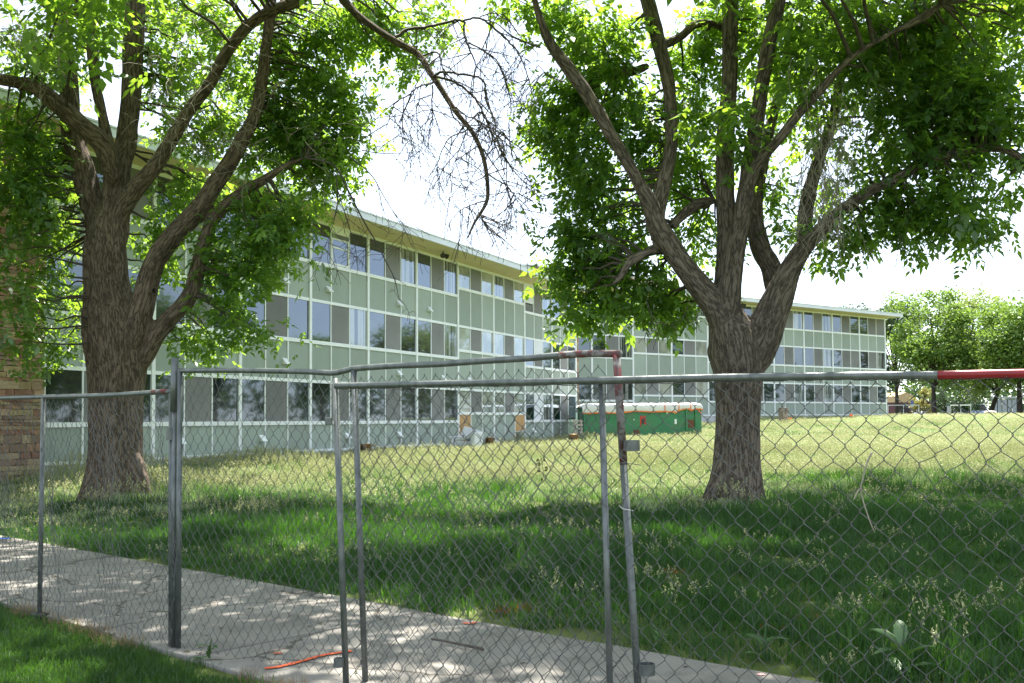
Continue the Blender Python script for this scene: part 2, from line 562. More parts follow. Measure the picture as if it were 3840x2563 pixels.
_cache = {}
def cbox(name, dims, mat, bevel=0):
    k = (name, dims, mat.name)
    if k not in _cache:
        _cache[k] = box_mesh(name, dims, mat, bevel)
    return _cache[k]

PW = (BAY - 0.13) / 3
random.seed(3)
post_me = cbox('post', (-.062, .062, -.052, .05, LV['B'] - .02, LV['T']), white)
FL = [('T', 'S3'), ('M', 'S2'), ('G', 'S1')]
def raise_of(w, b):
    return .36 if (w == 0 and b in (3, 4)) or (w == 1 and b in (-5, -4)) else 0.0

def build_bay(w, b, dz, panes):
    a = b * BAY + .065
    L = BAY - .13
    rs = raise_of(w, b)
    for fi, (h, s) in enumerate(FL):
        zh, zs = LV[h], LV[s] + rs
        hgt = zh - zs
        mb = MB()
        mb.box(0, L, -.045, .06, 0, .12)                         # sill bar
        mb.box(0, L, -.03, .06, hgt - .10, hgt)                  # head bar
        for q in (1, 2):
            mb.box(q * PW - .022, q * PW + .022, -.02, .06, .12, hgt - .10)
        key = ('win', round(hgt, 3))
        if key not in _cache:
            _cache[key] = mb.mesh('window', white)
        win = put(w, 'window', _cache[key], a, zs + dz)
        for q in range(3):
            t = panes[fi][q]
            x0, x1 = q * PW + (.022 if q else 0), (q + 1) * PW - (.022 if q < 2 else 0)
            if t == 'x':       # small hung sash above and below a screen
                o = link('pane', cbox('pane', (x0, x1, .02, .04, .12, hgt - .12), screen_m), win)
                sm = MB()
                for zz in (.14, .72, 1.02):
                    sm.box(x0 + .02, x1 - .02, -.02, .019, zz, zz + .06)
                sm.box(x0 + .02, x0 + .09, -.02, .019, .2, .72).box(x1 - .09, x1 - .02, -.02, .019, .2, .72)
                sm.box(x0 + .02, x0 + .08, -.02, .019, .78, 1.02).box(x1 - .08, x1 - .02, -.02, .019, .78, 1.02)
                sm.box(x0 + .02, x1 - .02, -.01, .019, 1.24, hgt - .105)
                link('hung_sash', sm.mesh('hung_sash', white), win)
                link('pane', cbox('pane', (x0 + .08, x1 - .08, 0, .018, .2, 1.02), glass_m), win)
                continue
            if t in 'wW':
                zt = .55 if t == 'w' else 0.12
                if t == 'w':
                    link('pane', cbox('pane', (x0, x1, .02, .04, .12, .5), screen_m), win)
                link('board', cbox('board', (x0, x1, -.005, .03, zt, hgt - .1), PANE['w']), win)
                continue
            link('pane', cbox('pane', (x0, x1, .004, .02, .12, hgt - .10), PANE[t]), win)
        # infill panels under this window
        zb = [LV['M'], LV['G'], LV['B'] + .09][fi]
        ph = zs - zb
        for q in range(3):
            x0, x1 = q * PW, (q + 1) * PW
            pm = sage; nm = 'panel'
            if fi == 2 and w == 0 and ((b == 3 and q == 0) or (b == 4 and q == 2)):
                pm = ply_m; nm = 'plywood_panel'
            o = put(w, nm, cbox(nm, (x0 + .003, x1 - .003, .0 if pm is sage else -.02, .05, 0, round(ph, 4)), pm), a, zb + dz)
            if q:
                put(w, 'mullion', cbox('mullion', (-.024, .024, -.035, -.001, 0, round(ph, 4)), white), a + q * PW, zb + dz)
    put(w, 'base_rail', cbox('base_rail', (0, L, -.05, .05, 0, .088), white), a, LV['B'] + dz)

random.seed(11)
W1P = {0: ['gxg', 'gsc', 'gsg'], -1: ['gsg', 'gsg', 'gsg'], -2: ['gsg', 'gsg', 'gsg'], -3: ['ggs', 'gsg', 'gsg'], 1: ['gsc', 'gsg', 'gsg'], 2: ['gsc', 'gsc', 'gsg'],
       3: ['bsb', 'bsb', 'bsb'], 4: ['csb', 'bsb', 'bsb'], 5: ['wsc', 'gwg', 'gWc'], 6: ['gsg', 'gsg', 'gsg']}
for b in range(-3, 7):
    build_bay(0, b, 0, W1P[b])
for k in range(-3, 8):
    put(0, 'post', post_me, k * BAY, 0)
W2P = {}
for b in range(-6, 3):
    W2P[b] = ['gsc', 'gsc', random.choice(['gsg', 'gsc'])]
W2P[-5] = ['bsb', 'bsb', 'bsb']; W2P[-4] = ['bsc', 'gsb', 'gsb']; W2P[2] = ['gss', 'gsc', 'gsg']; W2P[1] = ['gsg', 'gss', 'gsg']; W2P[0] = ['gsc', 'gsc', 'gsc']; W2P[-1] = ['ssc', 'gsg', 'gsc']
for b in range(-6, 3):
    build_bay(1, b, DZ2, W2P[b])
for k in range(-6, 4):
    put(1, 'post', post_me, k * BAY, DZ2)
# single light at the inner corner of the far wing
a0 = -6 * BAY - PW - .062
for fi, (h, s) in enumerate(FL):
    hgt = LV[h] - LV[s]
    mb = MB(); mb.box(0, PW, -.045, .06, 0, .12); mb.box(0, PW, -.03, .06, hgt - .1, hgt)
    win = put(1, 'window', mb.mesh('window', white), a0, LV[s] + DZ2)
    link('pane', cbox('pane', (0, PW, .02, .035, .12, hgt - .1), glass_m), win)
    zb = [LV['M'], LV['G'], LV['B']][fi]
    put(1, 'panel', cbox('panel', (0, PW, 0, .05, 0, round(LV[s] - zb, 4)), sage), a0, zb + DZ2)
put(1, 'post', post_me, a0 - .06, DZ2)

def core(w, a1, a2, dz, zlo):
    put(w, 'light_block_core', box_mesh('light_block_core', (a1, a2, .065, 13, zlo, LV['T'] - .01), core_m), 0, dz)  # solid dark box inside the wing, added to block light
    put(w, 'foundation', box_mesh('foundation', (a1, a2, -.02, .5, zlo - .2, LV['B'] - .003), found_m), 0, dz)
    put(w, 'soffit', box_mesh('soffit', (a1, a2, -1.5, -.005, LV['T'] + .004, LV['T'] + .03), soffit_m), 0, dz)
    put(w, 'roof', box_mesh('roof', (a1, a2, -1.46, 13.2, LV['T'] + .034, LV['T'] + .2), fascia_m), 0, dz)
    put(w, 'fascia', box_mesh('fascia', (a1, a2, -1.56, -1.49, LV['T'] - .02, LV['T'] + .20), fascia_m), 0, dz)
    put(w, 'gutter_lip', box_mesh('gutter_lip', (a1, a2, -1.59, -1.46, LV['T'] + .204, LV['T'] + .25), fascia_m), 0, dz)
core(0, -3 * BAY - 7, 7 * BAY + .12, 0, -1.0)
core(1, a0 - .1, 3 * BAY + .1, DZ2, -1.8)
put(1, 'fascia', box_mesh('fascia', (3 * BAY + .102, 3 * BAY + .16, -1.56, 13, LV['T'] - .02, LV['T'] + .2), fascia_m), 0, DZ2)

# vent hoods on the panels
vent_me = mesh_py('vent_hood', [(-.11, 0, 0), (.11, 0, 0), (-.11, 0, .2), (.11, 0, .2), (-.11, -.16, .02), (.11, -.16, .02), (-.11, -.16, 0.0), (.11, -.16, 0)],
                  [(2, 3, 5, 4), (4, 5, 7, 6), (0, 2, 4, 6), (1, 7, 5, 3), (0, 6, 7, 1), (0, 1, 3, 2)], white)
for (b, q, z) in [(-1, 2, 6.05), (0, 1, 6.05), (1, 2, 6.05), (2, 1, 6.05), (-1, 2, 3.45), (1, 2, 3.35), (2, 2, 3.3), (-1, 1, 1.0), (0, 2, 1.0), (1, 2, 1.0), (5, 1, 1.0), (-2, 1, 1.0), (3, 1, 3.3), (-2, 2, 3.4)]:
    put(0, 'vent_hood', vent_me, b * BAY + .065 + q * PW - .16, z, y=-.005)
dark_metal = surf('dark_metal', (.03, .03, .028), (.06, .055, .05), rough=.5, metal=.4)
fl = MB().tube([(0, 0, 0), (0, 0, -.14)], .03, 8).tube([(-.05, 0, -.12), (-.2, -.1, -.2)], [.05, .11], 12).tube([(.05, 0, -.12), (.2, -.1, -.2)], [.05, .11], 12)
flm = fl.mesh('floodlight', dark_metal)
put(0, 'floodlight', flm, 2.25 * BAY, LV['T'], y=-.75)
put(1, 'floodlight', flm, -2.2 * BAY, LV['T'] + DZ2, y=-.75)

# stone veneer at the near end of the wing: every stone a piece of its own
stone_ms = [surf('stone_%d' % i, c, tuple(v * .72 for v in c), rough=.9, scale=7, bump=.6, bscale=25, obj_var=.22) for i, c in enumerate(
    [(.36, .21, .13), (.40, .27, .17), (.44, .33, .21), (.34, .18, .12), (.40, .30, .16), (.30, .20, .14)])]
mort = surf('mortar', (.20, .16, .12), (.25, .20, .15), rough=.95)
put(0, 'stone_backing', box_mesh('stone_backing', (-3 * BAY - 7, -3 * BAY - .08, -.10, .06, -.6, LV['T'] - .003), mort), 0, 0)
stones = []
for v in range(12):
    bm = bmesh.new()
    bmesh.ops.create_cube(bm, size=1.0)
    bmesh.ops.subdivide_edges(bm, edges=[e for e in bm.edges if abs(e.verts[0].co.x - e.verts[1].co.x) > .5], cuts=1)
    for vt in bm.verts:
        vt.co.z += random.uniform(-.07, .07); vt.co.x += random.uniform(-.03, .03)
        if vt.co.y < 0: vt.co.y += random.uniform(-.25, .15)
    me = bpy.data.meshes.new('stone'); bm.to_mesh(me); bm.free()
    me.materials.append(stone_ms[v % 6])
    stones.append(me)
z = 0.3; nst = 0
xr = -3 * BAY - .085
while z < LV['T'] - .1 and nst < 300:
    h = random.choice([.07, .09, .1, .12, .15, .2])
    x = xr
    while x > xr - 1.75 and nst < 300:
        wd = random.uniform(.2, .62)
        o = put(0, 'stone', random.choice(stones), x - wd / 2, z + h / 2, y=-.135)
        o.scale = (wd - .014, .1, h - .012)
        x -= wd; nst += 1
    z += h
vv = MB()
z = 0.3
while z < LV['T'] - .1:
    h = random.choice([.08, .1, .13, .18]); x = xr - 2.45
    while x > xr - 6.5:
        wd = random.uniform(.3, .7)
        vv.box(x - wd + .01, x, -.16 - random.uniform(0, .04), -.101, z + .006, z + h - .006); x -= wd
    z += h
o = put(0, 'stonework', vv.mesh('stonework', stone_ms[1]), 0, 0)
o['kind'] = 'stuff'
# slim stone pier at the inner corner and stair tower behind the roof
for zz in np.arange(.3, LV['T'] - .2, .19):
    o = put(0, 'corner_stone', stones[int(zz * 10) % 12], 7 * BAY + .2, float(zz) + .09, y=.02)
    o.scale = (.22, .14, .17)
tw = empty('stair_tower', (6.0, 65.7, 0), math.pi / 2 - TH2)
tag(tw, 'stone clad stair tower rising behind the roof where the wings meet', 'tower')
link('tower_wall', box_mesh('tower_wall', (-6.2, 7, .2, 7, 0, 11.3), mort), tw)
vz = 8.9
ti = 0
while vz < 11.2:
    h = random.choice([.14, .18, .24, .3]); x = -6.2
    while x < 0:
        wd = random.uniform(.7, 1.8)
        o = link('stone', stones[random.randrange(12)], tw, (x + wd / 2, .18, vz + h / 2))
        o.scale = (wd - .03, .12, h - .025); x += wd
    vz += h
link('coping', box_mesh('coping', (-6.35, 7.1, .02, 7.1, 11.32, 11.42), fascia_m), tw)

# ================================================================== TREES
bark1 = bark_mat('ash_bark', (.055, .043, .035), (.14, .11, .088), (.21, .168, .135))
bark2 = bark_mat('ash_bark_grey', (.055, .046, .04), (.14, .117, .10), (.215, .182, .155))
twigm = surf('live_twig', (.05, .04, .032), (.10, .08, .062), rough=.9, scale=6)
deadm = surf('dead_twig', (.055, .045, .038), (.11, .09, .075), rough=.9, scale=8)
deadl = surf('pale_dead_twig', (.22, .19, .15), (.36, .32, .26), rough=.9, scale=8)
leafm = leaf_mat('ash_leaf', (.026, .076, .028), (.068, .145, .038), (.38, .62, .045), tfac=.56, gloss=.05)

def lobed(seed, amp=.05, k=5):
    r = np.random.default_rng(seed); ph = r.uniform(0, 6.28, 4)
    def f(p, th):
        h = np.linspace(0, 1, len(p))[:, None]
        t = th[None]
        return 1 + amp * np.sin(k * t + ph[0] + 2.2 * h) + amp * .7 * np.sin((k + 3) * t + ph[1] - 3 * h) + amp * .6 * np.sin(2 * t + ph[2] + 5 * h) \
            + amp * .5 * np.sin(11 * h * 3 + ph[3] + t)
    return f

def limb(name, pts, Y, scale_px, mat, parent, root, seed, n=20, sub=6, dy0=0.0, dy1=0.0, amp=.045, thin=False):
    """pts: (x, y, radius) surveyed on the 2349-wide plate at depth Y; dy0..dy1 leans the limb towards or away"""
    W = []; R = []
    m = len(pts)
    for i, (x, y, r) in enumerate(pts):
        d = Y + dy0 + (dy1 - dy0) * i / (m - 1)
        W.append(PD(x, y, d) - root); R.append(r * (.82 if parent is t1 else .87) * 1.63474 * d / FPX)
    W = catmull(np.array(W), sub)
    R = catmull(np.array(R)[:, None] * np.ones(3), sub)[:, 0]
    R = np.maximum(R, .004)
    if name != 'trunk':
        R[:3] *= np.array([.5, .75, .92])
    if thin:
        V, F, UV = tube(W, R, n, cap=False, rfun=lobed(seed, amp, 3))
        T, A, B = frames(W)
        L = np.concatenate([[0], np.cumsum(np.linalg.norm(np.diff(W, axis=0), axis=1))])
        me = mesh_np(name, V, F, mat, smooth=True)
        th = np.linspace(0, 2 * np.pi, n, endpoint=False)
        bk = np.stack([R[:, None] * np.cos(th), R[:, None] * np.sin(th), L[:, None] + 0 * th], -1).reshape(-1, 3)
        at = me.attributes.new('bk', 'FLOAT_VECTOR', 'POINT'); at.data.foreach_set('vector', bk.astype(np.float32).ravel())
        link(name, me, parent)
    return W, R, (seed, n, amp, thin)

def grow_trunk(limbs, mat, parent, voxel=.03):
    """fuse the limbs into one continuous skin and store each point's place in its limb's frame for the bark"""
    mb = MB()
    for W, R, (seed, n, amp, thin) in limbs:
        if thin: continue
        V, F, _ = tube(W, R, max(n, 16), cap=True, rfun=lobed(seed, amp, 3 if n < 16 else 5))
        mb.add(V, F)
    o = link('trunk', mb.mesh('trunk_rough', mat))
    md = o.modifiers.new('fuse', 'REMESH'); md.mode = 'VOXEL'; md.voxel_size = voxel
    sm = o.modifiers.new('smooth', 'SMOOTH'); sm.factor = .5; sm.iterations = 7
    dg = bpy.context.evaluated_depsgraph_get()
    me = bpy.data.meshes.new_from_object(o.evaluated_get(dg))
    old = o.data; bpy.data.objects.remove(o); bpy.data.meshes.remove(old)
    n = len(me.vertices); co = np.empty(n * 3, np.float32); me.vertices.foreach_get('co', co); co = co.reshape(-1, 3)
    no = np.empty(n * 3, np.float32); me.vertices.foreach_get('normal', no); no = no.reshape(-1, 3)
    best = np.full(n, 1e9); bk = np.zeros((n, 3))
    for q, (W, R, (seed, _, _, thin)) in enumerate(limbs):
        if thin: continue
        # finer centre line
        t = np.linspace(0, len(W) - 1, len(W) * 2); k = np.arange(len(W))
        Wf = np.stack([np.interp(t, k, W[:, c]) for c in range(3)], -1); Rf = np.interp(t, k, R)
        T, A, B = frames(Wf)
        L = np.concatenate([[0], np.cumsum(np.linalg.norm(np.diff(Wf, axis=0), axis=1))])
        for c0 in range(0, n, 20000):
            c = co[c0:c0 + 20000]
            d = np.linalg.norm(c[:, None] - Wf[None], axis=2)
            j = np.argmin(d, 1); dd = d[np.arange(len(c)), j] / Rf[j]
            upd = dd < best[c0:c0 + 20000]
            rel = c - Wf[j]
            v = np.stack([(rel * A[j]).sum(1) + q * 7.3, (rel * B[j]).sum(1), L[j] + (rel * T[j]).sum(1)], -1)
            best[c0:c0 + 20000] = np.where(upd, dd, best[c0:c0 + 20000])
            bk[c0:c0 + 20000] = np.where(upd[:, None], v, bk[c0:c0 + 20000])
    # coarse furrows in the shape itself
    disp = np.array([mnoise.noise(Vector((b[0] * 16, b[1] * 16, b[2] * 3.2))) for b in bk]) * .012
    co = co + no * disp[:, None]
    me.vertices.foreach_set('co', co.astype(np.float32).ravel())
    me.polygons.foreach_set('use_smooth', [True] * len(me.polygons))
    at = me.attributes.new('bk', 'FLOAT_VECTOR', 'POINT'); at.data.foreach_set('vector', bk.astype(np.float32).ravel())
    me.materials.clear(); me.materials.append(mat); me.name = 'trunk'; me.update()
    print('trunk verts', n)
    return link('trunk', me, parent)

def leaves_np(anchors, per, size, droop, seed, lobes=5):
    """compound leaves: anchors (n,3) -> kite leaflets folded along the midrib"""
    r = np.random.default_rng(seed)
    n = len(anchors)
    A = np.repeat(anchors, per, 0) + r.normal(0, .10 * size / .1, (n * per, 3)) * np.array([1, 1, .8])
    m = len(A)
    az = r.uniform(0, 2 * np.pi, m); el = r.normal(droop, .45, m)
    D = np.stack([np.cos(az) * np.cos(el), np.sin(az) * np.cos(el), np.sin(el)], -1)      # rachis
    up = np.array([0, 0, 1.0]) + r.normal(0, .35, (m, 3))
    Sd = np.cross(D, up); Sd /= np.linalg.norm(Sd, axis=1)[:, None] + 1e-9
    Nn = np.cross(Sd, D)
    ls = r.uniform(.62, 1.3, m)
    rl = size * ls * r.uniform(1.5, 2.3, m)
    vleaf = r.uniform(0, 1, m)
    spec = [(1.0, 0.0, 1.15)] + [(f, sgn, s) for f, s in ((.78, 1.0), (.5, .95), (.25, .8))[: (lobes - 1) // 2] for sgn in (-1, 1)]
    Vs = []; var = []
    for (f, sg, s) in spec:
        base = A + D * (rl * f)[:, None] - np.array([0, 0, 1.0]) * (rl * f * f * .25)[:, None]
        if sg == 0:
            d = D + r.normal(0, .12, (m, 3))
        else:
            d = D * .55 + Sd * sg * .85 + r.normal(0, .15, (m, 3)) - np.array([0, 0, .18])
        d /= np.linalg.norm(d, axis=1)[:, None]
        sd = np.cross(d, Nn + r.normal(0, .25, (m, 3))); sd /= np.linalg.norm(sd, axis=1)[:, None] + 1e-9
        nn = np.cross(sd, d)
        ln = (size * ls * s * r.uniform(.8, 1.2, m))[:, None]
        w = ln * .30
        b = base
        tip = base + d * ln - np.array([0, 0, 1.0]) * ln * .18
        mid = base + d * ln * .42 - nn * ln * .05
        l = mid + sd * w + nn * ln * .06; q = mid - sd * w + nn * ln * .06
        Vs.append(np.stack([b, l, tip, q], 1)); var.append(np.clip(vleaf + r.normal(0, .15, m), 0, 1))
    V = np.concatenate(Vs).reshape(-1, 3); va = np.concatenate(var)
    k = np.arange(len(V) // 4)[:, None] * 4
    F = np.concatenate([k + np.array([[0, 1, 2]]), k + np.array([[0, 2, 3]])], 0)
    return V, F, np.concatenate([va, va])

def blob_pts(rg, c, r, n, hollow=.25):
    d = rg.normal(0, 1, (n, 3)); d /= np.linalg.norm(d, axis=1)[:, None]
    rad = rg.uniform(hollow ** 3, 1, n) ** (1 / 3)
    return np.asarray(c) + d * rad[:, None] * np.asarray(r)

def twig_tubes(rg, mb_v, mb_f, mb_uv, p0, p1, r0, r1, n=5, sag=.1, seg=5):
    p0 = np.asarray(p0, float); p1 = np.asarray(p1, float)
    L = np.linalg.norm(p1 - p0)
    t = np.linspace(0, 1, seg + 1)[:, None]
    pts = p0 * (1 - t) + p1 * t + np.array([0, 0, 1.0]) * (np.sin(t * np.pi) * L * sag) + rg.normal(0, L * .025, (seg + 1, 3)) * np.sin(t * np.pi)
    rr = np.linspace(r0, r1, seg + 1)
    V, F, UV = tube(pts, rr, n, cap=False)
    mb_f.append(np.asarray(F) + sum(len(v) for v in mb_v)); mb_v.append(V); mb_uv.append(UV)
    return pts

def drooping(rg, start, dirv, length, r0, out, depth=0, gravity=.35, kids=4, maxd=2, crook=.16):
    """a bare branchlet that arches and hangs, with side twigs; out collects (pts, radii)"""
    seg = max(5, int(length / .14))
    p = np.array(start, float); d = np.array(dirv, float); d /= np.linalg.norm(d)
    st = length / seg
    pts = [p.copy()]; side = []
    for i in range(seg):
        g = gravity * (i / seg + .25)
        d = d + np.array([0, 0, -g * .3]) + rg.normal(0, crook, 3)
        d /= np.linalg.norm(d)
        p = p + d * st
        pts.append(p.copy()); side.append((p.copy(), d.copy(), i / seg))
    rr = np.linspace(r0, max(r0 * .35, .0042), len(pts))
    out.append((np.array(pts), rr))
    if depth < maxd:
        for k in range(kids):
            i = rg.integers(max(1, int(seg * .15)), seg)
            q, dd, f = side[i]
            ax = rg.normal(0, 1, 3); ax -= dd * np.dot(ax, dd); ax /= np.linalg.norm(ax)
            nd = dd * .6 + ax * .8
            drooping(rg, q, nd, length * rg.uniform(.3, .6) * (1.1 - .4 * f), r0 * .55 * (1 - .4 * f) + .001, out, depth + 1, gravity, kids, maxd, crook)

def twig_mesh(name, out, mat, n=4):
    Vs, Fs = [], []; o = 0
    for pts, rr in out:
        V, F, _ = tube(pts, rr, n, cap=False)
        Vs.append(V); Fs.append(np.asarray(F) + o); o += len(V)
    return mesh_np(name, np.vstack(Vs), np.vstack(Fs), mat, smooth=True)

def crown(tree, root, Y, blobs, limbs, seed, mat, wood, extra, anchors_mul=1.0, gaps=()):
    """leafy twigs: blobs (x, y, rx, ry on the plate, depth offset, depth radius, count); extra: world blobs above the frame"""
    rg = np.random.default_rng(seed)
    allP = np.vstack([w for w, r, q in limbs if not q[3]])
    allR = np.concatenate([r for w, r, q in limbs if not q[3]])
    an = []; bv, bf, bu = [], [], []
    for (x, y, rx, ry, off, dr, cnt) in blobs:
        d = Y + off
        c = np.array(PD(x, y, d) - root)
        s = 1.63474 * d / FPX
        cnt = int(cnt * anchors_mul)
        # cluster into sub-sprays so that the edge is ragged
        nb = max(2, int(cnt / 9))
        cen = blob_pts(rg, c, (rx * s * .9, dr, ry * s * .9), nb, .2)
        for q in cen:
            k = np.argmin(np.linalg.norm(allP - q, axis=1) + rg.uniform(0, .4))
            if rg.uniform() < .8:
                twig_tubes(rg, bv, bf, bu, allP[k], q, min(allR[k] * .5, .03), .006, 5, rg.uniform(-.05, .18))
            m = max(3, int(rg.normal(cnt / nb, cnt / nb * .3)))
            sp = rg.normal(0, 1, (m, 3)) * np.array([.26, .26, .17])
            an.append(q + sp)
            # hanging tail
            if rg.uniform() < .35:
                t = rg.uniform(0, 1, (4, 1))
                an.append(q + np.array([rg.normal(0, .15), rg.normal(0, .15), -.5]) * t + rg.normal(0, .05, (4, 3)))
    an = np.vstack(an)
    V, F, va = leaves_np(an, 3, .122, -.35, seed + 1, 5)
    link('crown', mesh_np('crown', V, F, mat, var=va), tree)
    # the crown above and beside the picture, which throws the shade
    an2 = []
    for (c, r, cnt) in extra:
        c = np.array(c) - np.array(root)
        cen = blob_pts(rg, c, r, max(3, cnt // 20), .3)
        for q in cen:
            k = np.argmin(np.linalg.norm(allP - q, axis=1))
            twig_tubes(rg, bv, bf, bu, allP[k], q, .035, .01, 5, .1)
            an2.append(q + rg.normal(0, 1, (19, 3)) * np.array([.40, .40, .26]))
    an2 = np.vstack(an2)
    V, F, va = leaves_np(an2, 3, .17, -.3, seed + 2, 5)
    link('crown', mesh_np('crown', V, F, mat, var=va), tree)
    o = link('branches', mesh_np('branches', np.vstack(bv), np.vstack(bf), twigm, smooth=True), tree); o['kind'] = 'stuff'
    print('crown', len(an), len(an2))

# ---- left tree
b1 = G(438, 1862); Y1 = b1.y
t1 = empty('ash_tree', b1)
tag(t1, 'thick trunked leafy tree by the stone wall, with dead hanging branches', 'tree')
def L1(nm, pts, seed, n=20, dy0=0, dy1=0, **k): return limb(nm, pts, Y1, 1, bark1, t1, b1, seed, n, 6, dy0, dy1, **k)
lim1 = [
 L1('trunk', [(268, 1190, 100), (267, 1150, 88), (266, 1110, 78), (266, 1050, 72), (267, 950, 70), (270, 880, 74), (268, 810, 80), (258, 740, 76), (246, 660, 60), (243, 590, 57), (243, 540, 52), (243, 500, 38), (243, 470, 20)], 1, 40, amp=.035),
 L1('limb', [(224, 540, 34), (213, 480, 34), (199, 425, 34), (184, 375, 33), (170, 325, 32), (162, 275, 29), (160, 225, 27), (155, 160, 25), (145, 90, 22), (132, 0, 18), (120, -120, 12)], 2, 18, .1, .5),
 L1('limb', [(255, 580, 42), (262, 500, 42), (266, 430, 38), (273, 370, 35), (288, 330, 30), (299, 235, 28), (304, 134, 29), (309, 34, 28), (315, -60, 26), (322, -200, 20), (330, -380, 10)], 3, 20, 0, 0.5),
 L1('limb', [(262, 400, 22), (247, 325, 17), (235, 268, 15), (221, 201, 15), (214, 144, 16), (208, 67, 17), (190, 25, 17), (172, -30, 16), (150, -160, 11)], 4, 16, -.3, -1.2),
 L1('limb', [(262, 420, 24), (246, 352, 28), (222, 318, 28), (188, 290, 27), (134, 242, 26), (87, 205, 22), (34, 188, 18), (-20, 178, 17), (-140, 140, 13), (-280, 60, 8)], 5, 16, -.4, -2.0),
 L1('limb', [(205, 55, 14), (161, 20, 14), (111, 12, 14), (70, -30, 12), (20, -120, 8)], 6, 14, -.6, -1.5),
 L1('limb', [(262, 520, 26), (285, 470, 28), (315, 428, 26), (350, 390, 23), (393, 322, 20), (440, 245, 18), (480, 195, 17), (517, 127, 17), (564, 64, 16), (625, 25, 16), (690, 0, 15), (760, -60, 12)], 7, 16, 0, -1.5),
 L1('limb', [(300, 800, 40), (322, 715, 34), (351, 612, 29), (397, 542, 28), (456, 480, 26), (496, 419, 24), (537, 356, 22), (583, 268, 18), (600, 188, 17), (612, 100, 16), (622, 10, 15), (640, -120, 10)], 8, 20, -.2, -.8),
 L1('limb', [(310, 850, 34), (351, 775, 29), (393, 728, 24), (438, 675, 23), (456, 605, 22), (474, 542, 20), (500, 490, 18), (554, 443, 16), (612, 409, 13), (655, 380, 8), (700, 362, 4)], 9, 18, 0, -.6),
 L1('limb', [(640, 15, 15), (700, -30, 14), (760, -25, 13), (820, 35, 11), (870, 72, 10), (915, 100, 11), (960, 126, 10), (985, 165, 9), (1012, 205, 8.5), (1045, 256, 7.6), (1082, 302, 7), (1105, 350, 6.4), (1116, 400, 6), (1118, 455, 5.4), (1102, 490, 4.4), (1088, 512, 3.6), (1073, 546, 2.2)], 10, 10, -1.2, -2.2, thin=True),
] + [L1('root', p, 80 + i, 14, -.2, d) for i, (p, d) in enumerate([([(235, 1040, 30), (212, 1105, 26), (186, 1150, 16), (160, 1190, 8)], -.5), ([(300, 1040, 30), (322, 1100, 24), (342, 1145, 13), (368, 1195, 6)], -.2), ([(262, 1050, 30), (258, 1120, 30), (248, 1175, 20), (240, 1225, 10)], -.9)])]
grow_trunk(lim1, bark1, t1)
# knot hole on the right fork
kn = PD(353, 668, Y1 - .55) - b1
mb = MB()
kv = []
for a in np.linspace(0, 2 * np.pi, 14, endpoint=False): kv.append((kn.x + .055 * math.cos(a), kn.y + .02, kn.z + .07 * math.sin(a)))
v, f, _ = tube(np.array(kv + kv[:1]), .022, 6, cap=False)
mb.add(v, f)
link('knot', mb.mesh('knot', bark1, True), t1)
link('knot_hole', mesh_py('knot_hole', kv + [(kn.x, kn.y + .06, kn.z)], [(i, (i + 1) % 14, 14) for i in range(14)], surf('hollow_wood', (.012, .009, .007), (.02, .016, .012), rough=1)), t1)

bl1 = [  # x, y, rx, ry, depth offset, depth radius, sprays
 (40, 90, 90, 90, -.5, 1.2, 110), (110, 130, 60, 60, -1.0, .6, 70), (60, 330, 80, 110, -.6, .9, 260), (40, 470, 80, 90, -.8, .8, 190), (30, 620, 60, 90, -1.4, .5, 80),
 (40, 740, 50, 80, -1.6, .4, 60), (110, 640, 40, 60, 1.0, .6, 60), (145, 530, 40, 70, 1.4, .6, 90), (150, 690, 40, 30, 1.2, .4, 36), (140, 770, 40, 40, 1.0, .4, 40), (85, 420, 60, 90, .4, .8, 130),
 (400, 110, 70, 90, .8, .9, 150), (470, 300, 70, 90, .6, .8, 140), (380, 230, 50, 70, .9, .7, 80), (430, 430, 70, 45, .8, .6, 130), (380, 480, 60, 40, .9, .5, 60), (520, 60, 70, 60, .3, .9, 120),
 (560, 200, 60, 80, .5, .8, 120), (690, 90, 110, 90, .1, 1.0, 330), (740, 190, 100, 90, -.2, 1.0, 330), (690, 300, 110, 70, -.2, 1.0, 280), (790, 290, 55, 50, -.4, .7, 110), (640, 240, 60, 70, .2, .8, 150),
 (790, 60, 70, 60, -.1, .9, 170), (720, 400, 80, 50, -.5, .7, 150), (770, 345, 80, 35, -.6, .6, 90), (740, 445, 45, 28, -.7, .4, 50), (850, 40, 60, 50, -.3, .7, 110),
 (930, 60, 70, 45, -.5, .6, 130), (905, 130, 42, 28, -.6, .35, 60), (980, 30, 45, 35, -.6, .5, 60), (600, 330, 60, 60, .1, .7, 110), (590, 470, 60, 30, -.3, .5, 80),
 (600, 540, 80, 55, -.6, .6, 190), (660, 520, 42, 45, -.7, .4, 90), (550, 610, 60, 45, -.4, .5, 110), (510, 540, 40, 50, -.1, .5, 60), (590, 640, 40, 30, -.7, .3, 45), (640, 600, 30, 40, -.8, .3, 35),
 (575, 730, 45, 40, -.6, .35, 40), (520, 680, 40, 60, -.3, .4, 60), (480, 620, 40, 50, .1, .4, 45), (420, 790, 40, 35, .2, .3, 45), (480, 790, 28, 40, -.2, .25, 32), (600, 775, 25, 25, -.7, .2, 16), (370, 600, 18, 60, 1.2, .4, 40),
 (420, 30, 80, 50, -1.5, .8, 70), (250, 60, 60, 60, 2.0, .8, 60), (820, 320, 35, 28, -.6, .3, 34), (690, 470, 35, 30, -.8, .3, 36),
]
bl1 = [(x, y, rx, ry, (abs(o) + .35 if x > 320 and y < 470 else o), dr, c * (.85 if x > 560 else 1.05)) for x, y, rx, ry, o, dr, c in bl1]
